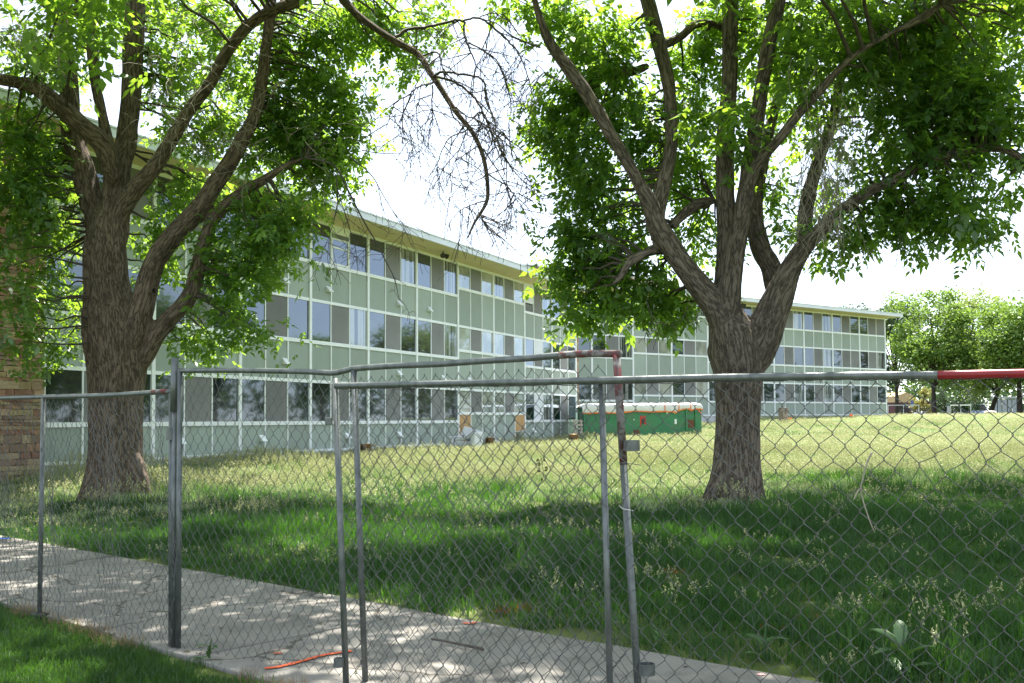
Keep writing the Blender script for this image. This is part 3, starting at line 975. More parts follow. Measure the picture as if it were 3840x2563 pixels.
ex1 = [((b1.x + dx, b1.y + dy, b1.z + dz), (r, r, r * .7), c) for dx, dy, dz, r, c in [
 (5.0, -3.5, 11.2, 2.6, 230), (-1.8, -.8, 11, 3.0, 220), (-4, 1.5, 9.5, 3, 200), (-6, -1, 8.5, 2.8, 220), (0, -4.5, 9.6, 3, 420), (-4, -5, 9, 2.8, 380), (4.0, -5.5, 10.4, 2.8, 380), (6.5, -6.5, 10.4, 2.4, 180), (1, -2, 12.5, 3, 220), (-8, -4, 8, 2.4, 220), (1.0, -7.8, 9.2, 2.4, 150), (4.5, -8.5, 9.4, 2.4, 130), (1.0, 7, 9.2, 2.3, 150), (-3.5, -8, 8.8, 2.2, 220), (-2, -10.2, 9, 2.2, 150), (-6.5, -8.5, 8.6, 2.2, 110)]]
crown(t1, b1, Y1, bl1, lim1, 21, leafm, bark1, ex1, .60)

# bare hanging branchlets of the left tree
rg = np.random.default_rng(5)
out = []
def at1(x, y, off): return np.array(PD(x, y, Y1 + off) - b1)
DB = [([(285, 140), (330, 110), (400, 100), (470, 85), (510, 75), (540, 82)], .034, .022), ([(540, 82), (540, 130), (560, 190), (580, 240), (574, 300)], .02, .010), ([(555, 160), (620, 200), (670, 240), (700, 330), (710, 400), (705, 470)], .016, .006),
 ([(535, 80), (590, 68), (640, 100), (700, 150), (740, 195), (770, 260), (785, 330), (790, 400)], .022, .007), ([(590, 68), (640, 50), (690, 60), (720, 90)], .012, .006), ([(420, 285), (460, 270), (520, 278), (580, 285), (615, 310), (620, 380), (650, 450), (660, 520), (690, 600), (700, 680)], .026, .008),
 ([(425, 285), (480, 300), (540, 330), (580, 370), (610, 430), (640, 500), (670, 590), (690, 650)], .028, .009), ([(385, 208), (430, 195), (450, 225), (462, 270)], .02, .012), ([(420, 310), (370, 325), (330, 355), (280, 385), (260, 430), (250, 480)], .017, .006), ([(340, 350), (310, 430), (285, 520)], .012, .005),
 ([(422, 320), (415, 400), (425, 450), (405, 520)], .014, .006), ([(415, 355), (365, 380), (358, 440), (370, 560), (378, 680)], .011, .004), ([(480, 380), (500, 440), (540, 490), (520, 560), (490, 640)], .016, .006), ([(565, 480), (480, 520), (440, 600), (430, 660)], .014, .005),
 ([(600, 540), (540, 580), (500, 620), (480, 760)], .014, .005), ([(605, 555), (650, 620), (700, 700), (760, 780)], .014, .005), ([(620, 650), (690, 690), (740, 740)], .016, .006), ([(625, 748), (560, 765), (520, 790)], .014, .006), ([(640, 490), (700, 540), (740, 600), (770, 680)], .013, .005),
 ([(660, 540), (720, 640), (790, 700), (860, 740)], .012, .004), ([(590, 795), (605, 815), (622, 852)], .012, .008), ([(500, 400), (560, 440), (600, 420), (640, 480)], .015, .008), ([(540, 470), (600, 470), (690, 498)], .012, .008), ([(640, 180), (600, 260), (610, 330)], .009, .004)]
for pts, ra_, rb_ in DB:
    dofs = rg.uniform(-.35, .35)
    W = catmull(np.array([at1(734 + cx_ * .6145 + rg.normal(0, 1.2), cy_ * .6145, -2.0 + dofs * min(1, i_ / 2)) for i_, (cx_, cy_) in enumerate(pts)]), 6)
    W = W + rg.normal(0, .006, W.shape)
    out.append((W, np.linspace(ra_, rb_, len(W))))
    for k in range(9):
        i = rg.integers(4, len(W))
        drooping(rg, W[i], (rg.normal(.1, .55), rg.normal(0, .3), rg.uniform(-.9, -.1)), rg.uniform(.35, 1.1), min(.012, rb_ * 1.1 + .003), out, 1, .5, 4, 2, .10)
for (pts, r) in [([(700, 362), (765, 380), (800, 440), (830, 500), (865, 560), (885, 600), (905, 640), (915, 685)], .022), ([(770, 400), (775, 450), (768, 500), (745, 570)], .014), ([(830, 345), (870, 352), (920, 352), (965, 347)], .011), ([(800, 360), (850, 400), (880, 450), (910, 500), (935, 540)], .013), ([(770, 420), (785, 470), (800, 520), (815, 560)], .010)]:
    W = catmull(np.array([at1(x, y, -.7 - .1 * i) for i, (x, y) in enumerate(pts)]), 5)
    out.append((W, np.linspace(r, r * .3, len(W))))
    for k in range(9 if r > .012 else 4):
        i = rg.integers(3, len(W))
        drooping(rg, W[i], (rg.normal(0, .6), rg.normal(0, .3), -.5), rg.uniform(.4, .9), .006, out, 1, .5, 4, 2, .12)
link('dead_branch', twig_mesh('dead_branch', out, deadm), t1)['label'] = 'bare dark branch hanging against the sky'
out = []
for k in range(80):
    x, y = rg.uniform(330, 560), rg.uniform(-20, 330)
    drooping(rg, at1(x, y, rg.uniform(-1.8, -.6)), (rg.normal(0, .6), rg.normal(0, .3), rg.uniform(-.6, .2)), rg.uniform(.4, 1.0), .006, out, 1, .5, 3, 2, .14)
for k in range(45):
    x, y = rg.uniform(0, 150), rg.uniform(-20, 200)
    drooping(rg, at1(x, y, rg.uniform(-2.2, -1.2)), (rg.normal(0, .5), rg.normal(0, .3), -.4), rg.uniform(.4, .9), .006, out, 1, .6, 3, 2, .14)
for k in range(22):
    x, y = rg.uniform(560, 720), rg.uniform(180, 420)
    drooping(rg, at1(x, y, rg.uniform(-1.6, -1.0)), (rg.normal(0, .7), rg.normal(0, .3), -.3), rg.uniform(.3, .7), .005, out, 1, .5, 2, 2, .14)
link('dead_twigs', twig_mesh('dead_twigs', out, deadl), t1)['kind'] = 'stuff'

# ---- right tree
b2 = G(2762, 1884); Y2 = b2.y
t2 = empty('ash_tree', b2)
tag(t2, 'leafy tree with a forked grey trunk standing alone on the open lawn', 'tree')
def L2(nm, pts, seed, n=20, dy0=0, dy1=0, **k): return limb(nm, pts, Y2, 1, bark2, t2, b2, seed, n, 6, dy0, dy1, **k)
lim2 = [
 L2('trunk', [(1690, 1172, 96), (1690, 1150, 78), (1690, 1115, 66), (1691, 1050, 59), (1692, 960, 56), (1694, 900, 60), (1694, 850, 66), (1688, 800, 72), (1678, 755, 60), (1668, 710, 40), (1664, 680, 18)], 31, 40, amp=.04),
 L2('limb', [(1668, 760, 44), (1650, 710, 42), (1615, 668, 34), (1570, 612, 29), (1531, 555, 28), (1506, 515, 27), (1492, 470, 22), (1462, 415, 17), (1437, 369, 16), (1407, 318, 16), (1377, 268, 17), (1336, 201, 18), (1298, 150, 17), (1263, 101, 15), (1238, 40, 11), (1222, -20, 9), (1190, -150, 6)], 32, 20, 0, -1.6),
 L2('limb', [(1520, 570, 22), (1506, 515, 24), (1508, 478, 23), (1520, 430, 21), (1534, 370, 19), (1540, 302, 18), (1534, 201, 18), (1512, 101, 20), (1485, 0, 20), (1462, -100, 16), (1440, -260, 10)], 33, 18, -.4, .8),
 L2('limb', [(1660, 760, 46), (1662, 700, 44), (1670, 640, 36), (1672, 560, 32), (1668, 500, 27), (1664, 440, 24), (1664, 335, 24), (1673, 201, 21), (1675, 67, 21), (1678, -60, 20), (1690, -260, 12)], 34, 20, 0, .4),
 L2('limb', [(1668, 740, 30), (1674, 660, 30), (1688, 570, 27), (1706, 475, 24), (1726, 340, 22), (1746, 210, 20), (1763, 101, 20), (1783, 20, 19), (1800, -80, 16), (1830, -260, 10)], 35, 18, -.2, -.8),
 L2('limb', [(1716, 440, 14), (1730, 392, 16), (1752, 358, 15), (1787, 319, 14), (1838, 255, 13), (1888, 201, 12), (1925, 160, 10), (1970, 120, 8), (2040, 80, 7), (2110, 45, 12), (2160, 10, 10)], 36, 14, -.5, -2.2),
 L2('limb', [(1712, 860, 44), (1745, 780, 50), (1768, 720, 44), (1790, 668, 38), (1812, 620, 30), (1842, 570, 25), (1880, 530, 20), (1925, 488, 17), (1962, 460, 15), (2005, 434, 14), (2062, 405, 13), (2120, 376, 13), (2180, 356, 12), (2250, 341, 12), (2310, 345, 11), (2360, 372, 10), (2450, 400, 7)], 37, 20, 0, -1.5),
 L2('limb', [(1788, 690, 30), (1770, 620, 27), (1752, 584, 26), (1736, 540, 25), (1731, 490, 22), (1736, 440, 20), (1748, 380, 18), (1765, 300, 15), (1790, 200, 12)], 38, 18, .1, 1.2),
 L2('limb', [(1838, 575, 16), (1846, 520, 20), (1850, 470, 21), (1862, 420, 19), (1875, 375, 17), (1898, 310, 15), (1916, 250, 13), (1925, 190, 11), (1940, 90, 9), (1960, -40, 7)], 39, 16, .1, .8),
 L2('limb', [(1540, 575, 18), (1513, 572, 15), (1478, 583, 13), (1443, 604, 12), (1424, 634, 9), (1405, 655, 5)], 40, 14, -.1, -.6),
 L2('limb', [(1640, 460, 14), (1600, 470, 16), (1570, 490, 14), (1540, 520, 12)], 41, 12, .8, .2),
 L2('limb', [(1512, 110, 14), (1560, 85, 12), (1600, 55, 11), (1650, 60, 10), (1690, 90, 10)], 42, 12, .5, .8),
 L2('limb', [(1490, 150, 12), (1450, 165, 12), (1400, 170, 10), (1370, 185, 6)], 43, 12, .3, 1.0),
] + [L2('root', p, 90 + i, 14, -.1, d) for i, (p, d) in enumerate([([(1665, 1050, 28), (1648, 1105, 24), (1620, 1148, 15), (1585, 1180, 6)], -.3), ([(1715, 1060, 28), (1730, 1115, 20), (1748, 1155, 12), (1768, 1185, 5)], -.2), ([(1685, 1060, 30), (1678, 1125, 26), (1664, 1172, 16), (1650, 1205, 6)], -.7)])]
grow_trunk(lim2, bark2, t2)
bl2 = [
 (1180, 20, 50, 50, -1.6, .6, 80), (1260, 30, 60, 45, -1.4, .7, 110), (1320, 60, 60, 60, -1.0, .7, 120), (1290, 200, 65, 60, -.9, .7, 170), (1260, 290, 45, 40, -.9, .5, 90), (1350, 120, 55, 55, -.6, .7, 110),
 (1340, 300, 80, 70, -.7, .8, 240), (1300, 350, 60, 40, -.8, .6, 120), (1400, 60, 70, 60, .2, .9, 130), (1430, 150, 60, 70, .4, .8, 140), (1440, 260, 70, 70, .2, .8, 190), (1470, 350, 60, 70, .4, .8, 190),
 (1360, 430, 70, 60, -.5, .7, 200), (1330, 500, 55, 60, -.6, .6, 150), (1400, 520, 70, 60, -.3, .7, 200), (1330, 590, 65, 40, -.6, .6, 150), (1290, 650, 40, 35, -.8, .4, 75), (1310, 700, 50, 38, -.8, .4, 100), (1390, 640, 60, 40, -.5, .5, 120),
 (1370, 690, 55, 35, -.6, .4, 95), (1430, 690, 50, 35, -.5, .4, 80), (1490, 700, 45, 30, -.4, .4, 70), (1540, 710, 45, 38, -.5, .4, 90), (1580, 680, 40, 40, -.3, .4, 70), (1480, 630, 60, 40, 0, .5, 110), (1420, 560, 60, 50, 0, .6, 120),
 (1590, 100, 70, 70, .9, .8, 150), (1600, 220, 60, 80, 1.0, .8, 160), (1590, 340, 55, 70, 1.0, .7, 140), (1600, 420, 50, 50, 1.0, .6, 110), (1590, 560, 60, 60, 1.1, .6, 120), (1620, 300, 35, 60, -.8, .5, 70), (1680, 300, 40, 60, -1.0, .4, 80), (1640, 20, 60, 50, .6, .8, 110),
 (1710, 110, 30, 70, .9, .6, 60), (1790, 170, 40, 70, .8, .7, 90), (1820, 60, 60, 60, -.2, .8, 150), (1800, 330, 40, 50, .9, .6, 60), (1780, 460, 40, 60, .9, .5, 50), (1860, 130, 60, 60, -.8, .8, 170), (1930, 60, 70, 60, -.6, .9, 200),
 (1960, 150, 70, 60, -1.0, .9, 240), (2040, 60, 70, 60, -.9, .9, 220), (2120, 70, 80, 70, -1.0, 1.0, 260), (2200, 40, 80, 60, -1.0, 1.0, 230), (2280, 40, 60, 50, -1.0, .8, 130), (2060, 170, 80, 60, -.8, .9, 230), (2160, 170, 80, 70, -1.1, .9, 280),
 (2240, 150, 70, 70, -1.2, .8, 210), (2100, 260, 80, 60, -.8, .9, 210), (2190, 260, 80, 70, -1.1, .9, 280), (2270, 230, 60, 60, -1.2, .7, 150), (2320, 260, 45, 50, -1.2, .6, 90), (2000, 250, 60, 50, -.5, .7, 90), (2030, 330, 60, 50, -.4, .6, 110),
 (2130, 330, 70, 45, -.9, .7, 150), (2230, 320, 70, 40, -1.1, .7, 140), (2310, 310, 50, 45, -1.1, .6, 100), (2100, 440, 80, 50, -.9, .7, 230), (2180, 430, 80, 50, -1.0, .7, 240), (2250, 460, 55, 45, -1.1, .6, 140), (2020, 470, 80, 45, -.5, .6, 180),
 (1950, 520, 60, 35, -.3, .5, 130), (1900, 550, 45, 25, -.2, .4, 60), (2060, 510, 55, 25, -.7, .4, 70), (2150, 505, 40, 40, -.9, .3, 60), (2230, 510, 40, 25, -1.0, .3, 40), (2090, 545, 22, 22, -.8, .2, 20), (1990, 400, 40, 50, -.2, .5, 60), (1900, 440, 40, 60, .4, .5, 70), (1930, 350, 30, 40, .3, .5, 30), (1800, 530, 30, 30, .8, .4, 30),
 (2330, 420, 30, 60, -1.1, .5, 26), (2330, 120, 30, 60, -1.3, .5, 22), (1870, 260, 40, 50, .6, .5, 50), (1310, 250, 90, 90, .6, .8, 110), (1500, 450, 70, 60, .9, .7, 110), (2340, 20, 30, 40, -1, .5, 30), (1880, 40, 50, 60, 1, .7, 80),
]
bl2 = [(x, y, rx, ry, (abs(o) * .8 + .5 if x < 1660 else o), dr, c * (.66 if x < 1660 else .46 if x > 1840 else .8)) for x, y, rx, ry, o, dr, c in bl2]
ex2 = [((b2.x + dx, b2.y + dy, b2.z + dz), (r, r, r * .7), c) for dx, dy, dz, r, c in [
 (-4.0, -2.5, 11.2, 2.6, 230), (.5, -1, 11.2, 3.0, 480), (3.5, -.5, 11, 3, 300), (6.5, 0, 10.5, 2.8, 220), (-1.5, -3, 11.5, 2.6, 330), (4, 5, 9.6, 2.6, 300), (8, 5, 9, 2.6, 200), (11.5, 4, 8.4, 2.4, 140), (3.5, 2, 9.8, 3, 260), (6, -1, 8.8, 2.8, 160), (0, -4.5, 9.6, 3, 420), (6.8, -4, 9.4, 2.6, 240), (-3.5, -5.5, 9.6, 2.6, 190), (2, -2, 12.8, 3, 220), (8.5, -2.5, 8.4, 2.8, 160), (1.5, -7.6, 9.2, 2.6, 190), (-2.5, -8.2, 9.3, 2.5, 130), (6.0, -7.4, 9, 2.4, 110), (9.2, -6, 8.4, 2.2, 120), (10.5, -1, 7, 2, 90), (0, -9.8, 9.2, 2.2, 160), (3.5, -10, 9, 2.2, 130)]]
crown(t2, b2, Y2, bl2, lim2, 61, leafm, bark2, ex2, .56)
out = []
def at2(x, y, off): return np.array(PD(x, y, Y2 + off) - b2)
for k in range(150):
    x, y = rg.normal(1890, 45), rg.uniform(120, 500)
    drooping(rg, at2(x, y, rg.uniform(-1.6, -.2)), (rg.normal(0, .35), rg.normal(0, .3), -.8), rg.uniform(.4, 1.0), .005, out, 1, .7, 3, 2, .11)
link('dead_twigs', twig_mesh('dead_twigs', out, deadl), t2)['kind'] = 'stuff'
out = []
for (x, y, off, L) in [(2060, 540, -.8, .9), (1985, 545, -.5, .6), (2275, 530, -1.0, .7), (2330, 480, -1.1, 1.0), (1480, 690, -.6, .7), (1600, 700, -.5, .5), (1760, 520, -.4, .9), (1500, 740, -.5, .4), (1940, 550, -.3, .5), (2300, 500, -1.1, .8), (1560, 560, -.3, .6)]:
    for q in range(2):
        drooping(rg, at2(x + rg.normal(0, 8), y, off), (rg.normal(0, .4), 0, -.8), L * rg.uniform(.6, 1), .006, out, 1, .5, 4, 2, .12)
# branchlets that reach left from the right tree towards the hanging branch
for (pts, r) in [([(1240, 110), (1200, 95), (1170, 80), (1140, 55), (1110, 45)], .016), ([(1300, 190), (1260, 175), (1235, 150)], .012)]:
    W = catmull(np.array([at2(x, y, -1.7) for x, y in pts]), 5)
    out.append((W, np.linspace(r, r * .4, len(W))))
    for k in range(6):
        drooping(rg, W[rg.integers(3, len(W))], (-.4, rg.normal(0, .3), -.6), rg.uniform(.5, 1.1), .006, out, 1, .5, 4, 2, .12)
link('dead_branch', twig_mesh('dead_branch', out, deadm), t2)['kind'] = 'stuff'

# ================================================================== FENCE
galv = surf('galvanised_pipe', (.10, .112, .108), (.165, .178, .173), rough=.42, metal=.5, scale=22, stretch=(1, 1, .5), bump=.1, bscale=60)
wirem = surf('galvanised_wire', (.09, .095, .09), (.15, .155, .15), rough=.42, metal=.6, scale=30)
redp = surf('red_pipe_paint', (.22, .008, .014), (.28, .012, .02), rough=.35, scale=6, lo=.3, hi=.7)
redw = surf('worn_red_paint', (.14, .02, .022), (.075, .045, .04), rough=.6, scale=16, lo=.40, hi=.58, c3=(.19, .18, .175))
tiem = surf('white_tie', (.6, .6, .6), (.5, .5, .5), rough=.5)

def dep(pa, ya, pb, yb):
    return lambda px: 1 / (1 / ya + (px - pa) / (pb - pa) * (1 / yb - 1 / ya))
d2 = dep(678, 7.0, 2330, 5.1)
d3 = dep(1256, 5.85, 3840, 4.08)
K = 1.63474
def curve_px(pts, df, sub=8):
    return catmull(np.array([PD(x, y, df(x * K)) for x, y in pts]), sub)
def to_ground(a, b, z=-.25):
    a = np.array(a); b = np.array(b); t = (z - a[2]) / (b[2] - a[2]); return a + (b - a) * t

def chain(name, top, bot, w, h, parent, root, seed, rwire=.0019, warp=None, jit=.0035, skew=0.0):
    """woven diamond mesh between a top and a bottom edge (polylines of equal length)"""
    r = np.random.default_rng(seed)
    top = np.asarray(top); bot = np.asarray(bot)
    sl = np.concatenate([[0], np.cumsum(np.linalg.norm(np.diff(top, axis=0), axis=1))])
    Ltot = sl[-1]
    def edge(E, s):
        return np.stack([np.interp(s, sl, E[:, k]) for k in range(3)], -1)
    H = float(np.mean(top[:, 2] - bot[:, 2]))
    nrow = int(H / (h / 2)); ncol = int(Ltot / (w / 2)) - 1
    dirv = (top[-1] - top[0]); dirv[2] = 0; dirv /= np.linalg.norm(dirv)
    nrm = np.array([-dirv[1], dirv[0], 0])
    hook = r.normal(0, jit, (ncol + 2, nrow + 2, 3))
    Vs, Fs = [], []; o = 0
    for i in range(ncol):
        pts = []
        for j in range(nrow + 1):
            ci = i + ((i + j) % 2)
            x = ci * w / 2
            sg = 1 if (i + j) % 2 else -1
            zt = j / nrow
            for q, e in ((-1, -1), (1, 1)):
                xx = x + sg * .0025
                t = min(max(zt + q * .0028 / H * 1.3, 0), 1)
                s = min(max(xx + skew * (zt - .5), 0), Ltot)
                p = edge(top, s) * (1 - t) + edge(bot, s) * t
                p = p + hook[ci, j] * (1 if 0 < j < nrow else .2) + nrm * (.0028 * q * sg)
                pts.append(p)
        pts = np.array(pts)
        if warp is not None:
            pts = warp(pts)
        V, F, _ = tube(pts - np.array(root), rwire, 4, cap=False)
        Vs.append(V); Fs.append(np.asarray(F) + o); o += len(V)
    return link(name, mesh_np(name, np.vstack(Vs), np.vstack(Fs), wirem, smooth=True), parent)

def pipe(name, pts, r, parent, root, mat=galv, n=14, cap=True):
    return link(name, MB().tube(np.asarray(pts) - np.array(root), r, n, cap).mesh(name, mat, True), parent)

def socket(parent, root, c, r=.033, h=.055):
    v = []; f = []
    n = 20
    for (rr, z) in ((r, 0), (r, h), (r - .005, h), (r - .005, 0)):
        for a in np.linspace(0, 2 * np.pi, n, endpoint=False):
            v.append((c[0] + rr * math.cos(a) - root[0], c[1] + rr * math.sin(a) - root[1], c[2] + z - root[2]))
    for q in range(4):
        for k in range(n):
            f.append((q * n + k, q * n + (k + 1) % n, ((q + 1) % 4) * n + (k + 1) % n, ((q + 1) % 4) * n + k))
    return link('bracket_ring', mesh_py('bracket_ring', v, f, galv), parent)

# -- left panel (behind the tall post, runs off to the left)
Mb = np.array(PD(397, 1490, 7.05)); Mb[2] = -.2
Q = plane_pt(150, 2313, .02)
YQ = Q.y
r1root = Vector((Q.x, Q.y, 0))
f1 = empty('chain_link_fence', r1root)
tag(f1, 'leftmost chain link fence panel, mesh with bright bent wires, before the thick trunk', 'fence', 'temporary chain link fence panels')
ra = np.array(PD(398, 898, 7.06)); rb = np.array(P(163, 1489, YQ))
rc = rb + (rb - ra) * .75 + np.array([0, 0, .01])
top1 = catmull(np.array([ra, ra * .5 + rb * .5 + np.array([0, 0, -.008]), rb, rc]), 8)
pipe('rail', top1, .0185, f1, r1root)
pipe('painted_rail', [ra + (rb - ra) * .03, ra + (rb - ra) * .14], .0192, f1, r1root, redw)
pq = np.array(P(163, 1480, YQ)); pe = np.array(P(148, 2313, YQ))
pipe('post', [pq, to_ground(pq, pe)], .019, f1, r1root)
pj = np.array(PD(393, 885, 7.08)); pk = np.array(PD(392, 1488, 7.08))
pipe('post', [pj, to_ground(pj, pk)], .018, f1, r1root)
socket(f1, r1root, np.array(PD(393, 1010, 7.06)) - np.array([.0, .02, 0]), .03, .09)
tp = top1 - np.array([0, 0, .03])
bt = top1.copy(); bt[:, 2] = .05 + .02 * np.sin(np.arange(len(bt)) * .7)
bt[:, :2] += np.array([.02, -.10])
def warp1(p):      # the left mesh hangs loose and ripples
    s_ = (p - rb) @ ((ra - rb) / np.linalg.norm(ra - rb)); h_ = np.clip(p[:, 2], 0, 1.7)
    off = .075 * np.sin(s_ * 7.5 + h_ * 1.4) * np.sin(h_ * 1.8) + .012 * np.sin(s_ * 19 + h_ * 5)
    du_ = (ra - rb) / np.linalg.norm(ra - rb); sh_ = .035 * np.sin(h_ * 4.2 + s_ * 2.5) * np.sin(h_ * 1.9)
    q = p + du_ * sh_[:, None]; q[:, 0] += off * .75; q[:, 1] -= off * .65; q[:, 2] += .01 * np.sin(s_ * 11)
    return q
chain('chain_mesh', tp, bt, .068, .098, f1, r1root, 1, jit=.007, skew=-.3, warp=warp1)
link('foot_block', box_mesh('foot_block', (-.07, .06, -.05, .05, -.02, .05), surf('dark_rubber', (.025, .025, .025), (.04, .04, .038), rough=.8), bevel=.012), f1, (float(pe[0]) - r1root.x, float(pe[1]) - r1root.y, 0), (0, 0, -.5))

# -- middle panel, bent rail with worn red end
r2 = PD(411, 1490, 7.0); r2root = Vector((r2.x, r2.y, 0))
f2 = empty('chain_link_fence', r2root)
tag(f2, 'middle chain link fence panel, top rail bent upwards with a worn red end', 'fence', 'temporary chain link fence panels')
rail2 = curve_px([(411, 851), (500, 850), (600, 851), (700, 853), (762, 856), (790, 851), (815, 846), (900, 840), (1000, 836), (1100, 829), (1200, 823), (1290, 815)], d2)
pipe('rail', rail2, .0185, f2, r2root)
pipe('painted_rail', curve_px([(1282, 816), (1340, 812), (1424, 812)], d2, 4), .0195, f2, r2root, redw)
e0 = np.array(PD(1414, 812, d2(2311))); e1 = np.array(PD(1463, 1568, d2(2320)))
em = e0 + (e1 - e0) * .34
pipe('painted_post', [e0, em], .0205, f2, r2root, redw)
pipe('post', [e0 + (e1 - e0) * .3, to_ground(e0, e1)], .0195, f2, r2root)
m0 = np.array(PD(812, 850, d2(1327))); m1 = np.array(PD(838, 1568, d2(1327)))
pipe('post', [m0, to_ground(m0, m1)], .0185, f2, r2root)
l0 = np.array(PD(413, 850, 7.0)); l1 = np.array(PD(409, 1490, 7.0))
pipe('post', [l0, to_ground(l0, l1)], .0185, f2, r2root)
socket(f2, r2root, np.array(PD(1448, 1035, d2(2350))) - np.array([-.002, .0, .0]), .042, .055)
socket(f2, r2root, np.array(PD(1484, 1548, d2(2350))), .042, .055)
link('tie_wire', MB().tube(catmull(np.array([np.array(PD(x, y, d2(2340) - .03)) - np.array(r2root) for x, y in [(1420, 1160), (1430, 1168), (1442, 1170), (1452, 1172)]]), 4), .0025, 5).mesh('tie_wire', tiem), f2)
link('tie_wire', MB().tube(catmull(np.array([np.array(PD(x, y, d2(2340) - .03)) - np.array(r2root) for x, y in [(1418, 1062), (1440, 1063), (1470, 1068)]]), 4), .002, 5).mesh('tie_wire', wirem), f2)
tp = np.vstack([rail2, curve_px([(1290, 815), (1350, 813), (1412, 813)], d2, 4)[1:]])
k = np.arange(len(tp))
drop = np.where(tp[:, 0] > m0[0], .055, .022)
tp = tp - np.array([0, 0, 1.0]) * drop[:, None]
bt = tp.copy(); fr = np.linspace(0, 1, len(tp))[:, None]
bt = bt + fr * np.array([(to_ground(e0, e1) - e0)[0], 0, 0]); bt[:, 2] = .04
chain('chain_mesh', tp, bt, .082, .106, f2, r2root, 2, jit=.004)

# -- right panel, nearest the camera, bright red rail end
r3 = PD(780, 1568, d3(1275)); r3root = Vector((r3.x, r3.y, 0))
f3 = empty('chain_link_fence', r3root)
tag(f3, 'nearest chain link fence panel, long top rail bright red at its right end', 'fence', 'temporary chain link fence panels')
rail3p = [(770, 886), (900, 883), (1000, 881), (1200, 877), (1380, 873), (1550, 869), (1700, 866), (1850, 864), (2000, 862), (2160, 861)]
rail3 = curve_px(rail3p, d3)
pipe('rail', rail3, .0185, f3, r3root)
red3 = curve_px([(2152, 861), (2250, 859), (2349, 857), (2520, 853)], d3, 5)
pipe('painted_rail', red3, .0192, f3, r3root, redp)
a0_ = np.array(PD(769, 868, d3(1257) + .03)); a1_ = np.array(PD(794, 1568, d3(1257) + .03))
pipe('post', [a0_, to_ground(a0_, a1_)], .0185, f3, r3root)
c0_ = np.array(PD(1380, 880, d3(2256) + .03)); c1_ = np.array(PD(1399, 1568, d3(2256) + .03))
pipe('post', [c0_, to_ground(c0_, c1_)], .0165, f3, r3root)
g0_ = np.array(PD(2500, 860, d3(2500 * K) + .03)); g1_ = np.array(PD(2540, 1568, d3(2500 * K) + .03))
pipe('post', [g0_, to_ground(g0_, g1_)], .0185, f3, r3root)
socket(f3, r3root, np.array(PD(777, 1530, d3(1262))), .03, .05)
cb = np.array(PD(755, 967, d3(1240))) - np.array(r3root)
link('clamp', box_mesh('clamp', (cb[0] - .02, cb[0] + .018, cb[1] - .03, cb[1] + .02, cb[2] - .022, cb[2] + .022), galv, bevel=.004), f3)
tp = np.vstack([rail3, red3[2:]]) - np.array([0, 0, .024])
bt = tp.copy(); bt[:, 0] += .12; bt[:, 2] = .03
dmg = [(np.array(PD(2155, 1025, d3(3520))), .16, np.array([.07, 0, .035])), (np.array(PD(2190, 1050, d3(3560))), .12, np.array([-.06, -.03, -.03])), (np.array(PD(2120, 1060, d3(3480))), .10, np.array([-.03, .02, .05]))]
def warp3(p):
    for c, rad, off in dmg:
        d = np.linalg.norm(p - c, axis=1)
        p = p + off * np.exp(-(d / rad) ** 2)[:, None]
    return p
chain('chain_mesh', tp, bt, .104, .115, f3, r3root, 3, warp=warp3, jit=.004)
link('tension_wire', MB().tube(tp - np.array(r3root) + np.array([0, -.004, .004]) + np.random.default_rng(4).normal(0, .0025, tp.shape), .002, 5).mesh('tension_wire', wirem, True), f3)
rg = np.random.default_rng(12)
for xk in np.linspace(820, 2300, 15):
    c = np.array(PD(xk + rg.normal(0, 20), 0, 5)); px = xk * K
    yk = np.interp(xk, [p[0] for p in rail3p], [p[1] for p in rail3p])
    c = np.array(PD(xk, yk, d3(px))) - np.array(r3root)
    al = np.linspace(0, 2 * np.pi, 15)
    pts = np.stack([c[0] + .012 * al / 6.28 + 0 * al, c[1] + .021 * np.cos(al), c[2] - .004 + .026 * np.sin(al)], -1)
    link('wire_tie', MB().tube(pts, .0016, 5).mesh('wire_tie', wirem, True), f3)

# -- tall end post sleeve between the left and the middle panel
p0 = PD(402, 822, 7.03); pr = Vector((p0.x, p0.y, 0))
tp_ = empty('fence_post', pr)
tag(tp_, 'tall grey steel post joining the left and middle fence panels', 'post')
s0 = np.array(PD(401.5, 822, 7.03)); s1 = np.array(PD(399, 945, 7.03)); s2 = np.array(PD(397, 1490, 7.03))
link('sleeve', MB().tube(np.array([s0, s1]) - np.array(pr), .0265, 16).mesh('sleeve', galv, True), tp_)
link('pole', MB().tube(np.array([s0 - np.array([0, 0, .02]), to_ground(s0, s2)]) - np.array(pr), .019, 14).mesh('pole', galv, True), tp_)

# -- things caught in the wire
tw_ = empty('dead_stick', PD(2000, 1220, d3(3260) - .02))
tag(tw_, 'forked dry stick caught in the nearest fence panel', 'stick')
rt = np.array(tw_.location)
st1 = catmull(np.array([PD(x, y, d3(3250) - .012) for x, y in [(2001, 1038), (1994, 1050), (1986, 1072), (1979, 1100), (1975, 1120), (1980, 1150), (1988, 1175), (1996, 1198), (2006, 1222)]]), 4) - rt
st2 = catmull(np.array([PD(x, y, d3(3250) - .012) for x, y in [(1975, 1119), (1967, 1130), (1958, 1148)]]), 4) - rt
link('stem', MB().tube(st1, np.linspace(.0045, .0022, len(st1)), 7).mesh('stem', deadl, True), tw_)
link('fork', MB().tube(st2, np.linspace(.0035, .002, len(st2)), 6).mesh('fork', deadl, True), tw_)
lf = empty('dried_sprig', PD(1245, 1100, d2(2035)))
tag(lf, 'small dried leafy sprig caught in the middle fence panel', 'leaves')
dl = surf('dried_leaf', (.05, .055, .02), (.14, .13, .03), rough=.8, scale=20)
rt = np.array(lf.location)
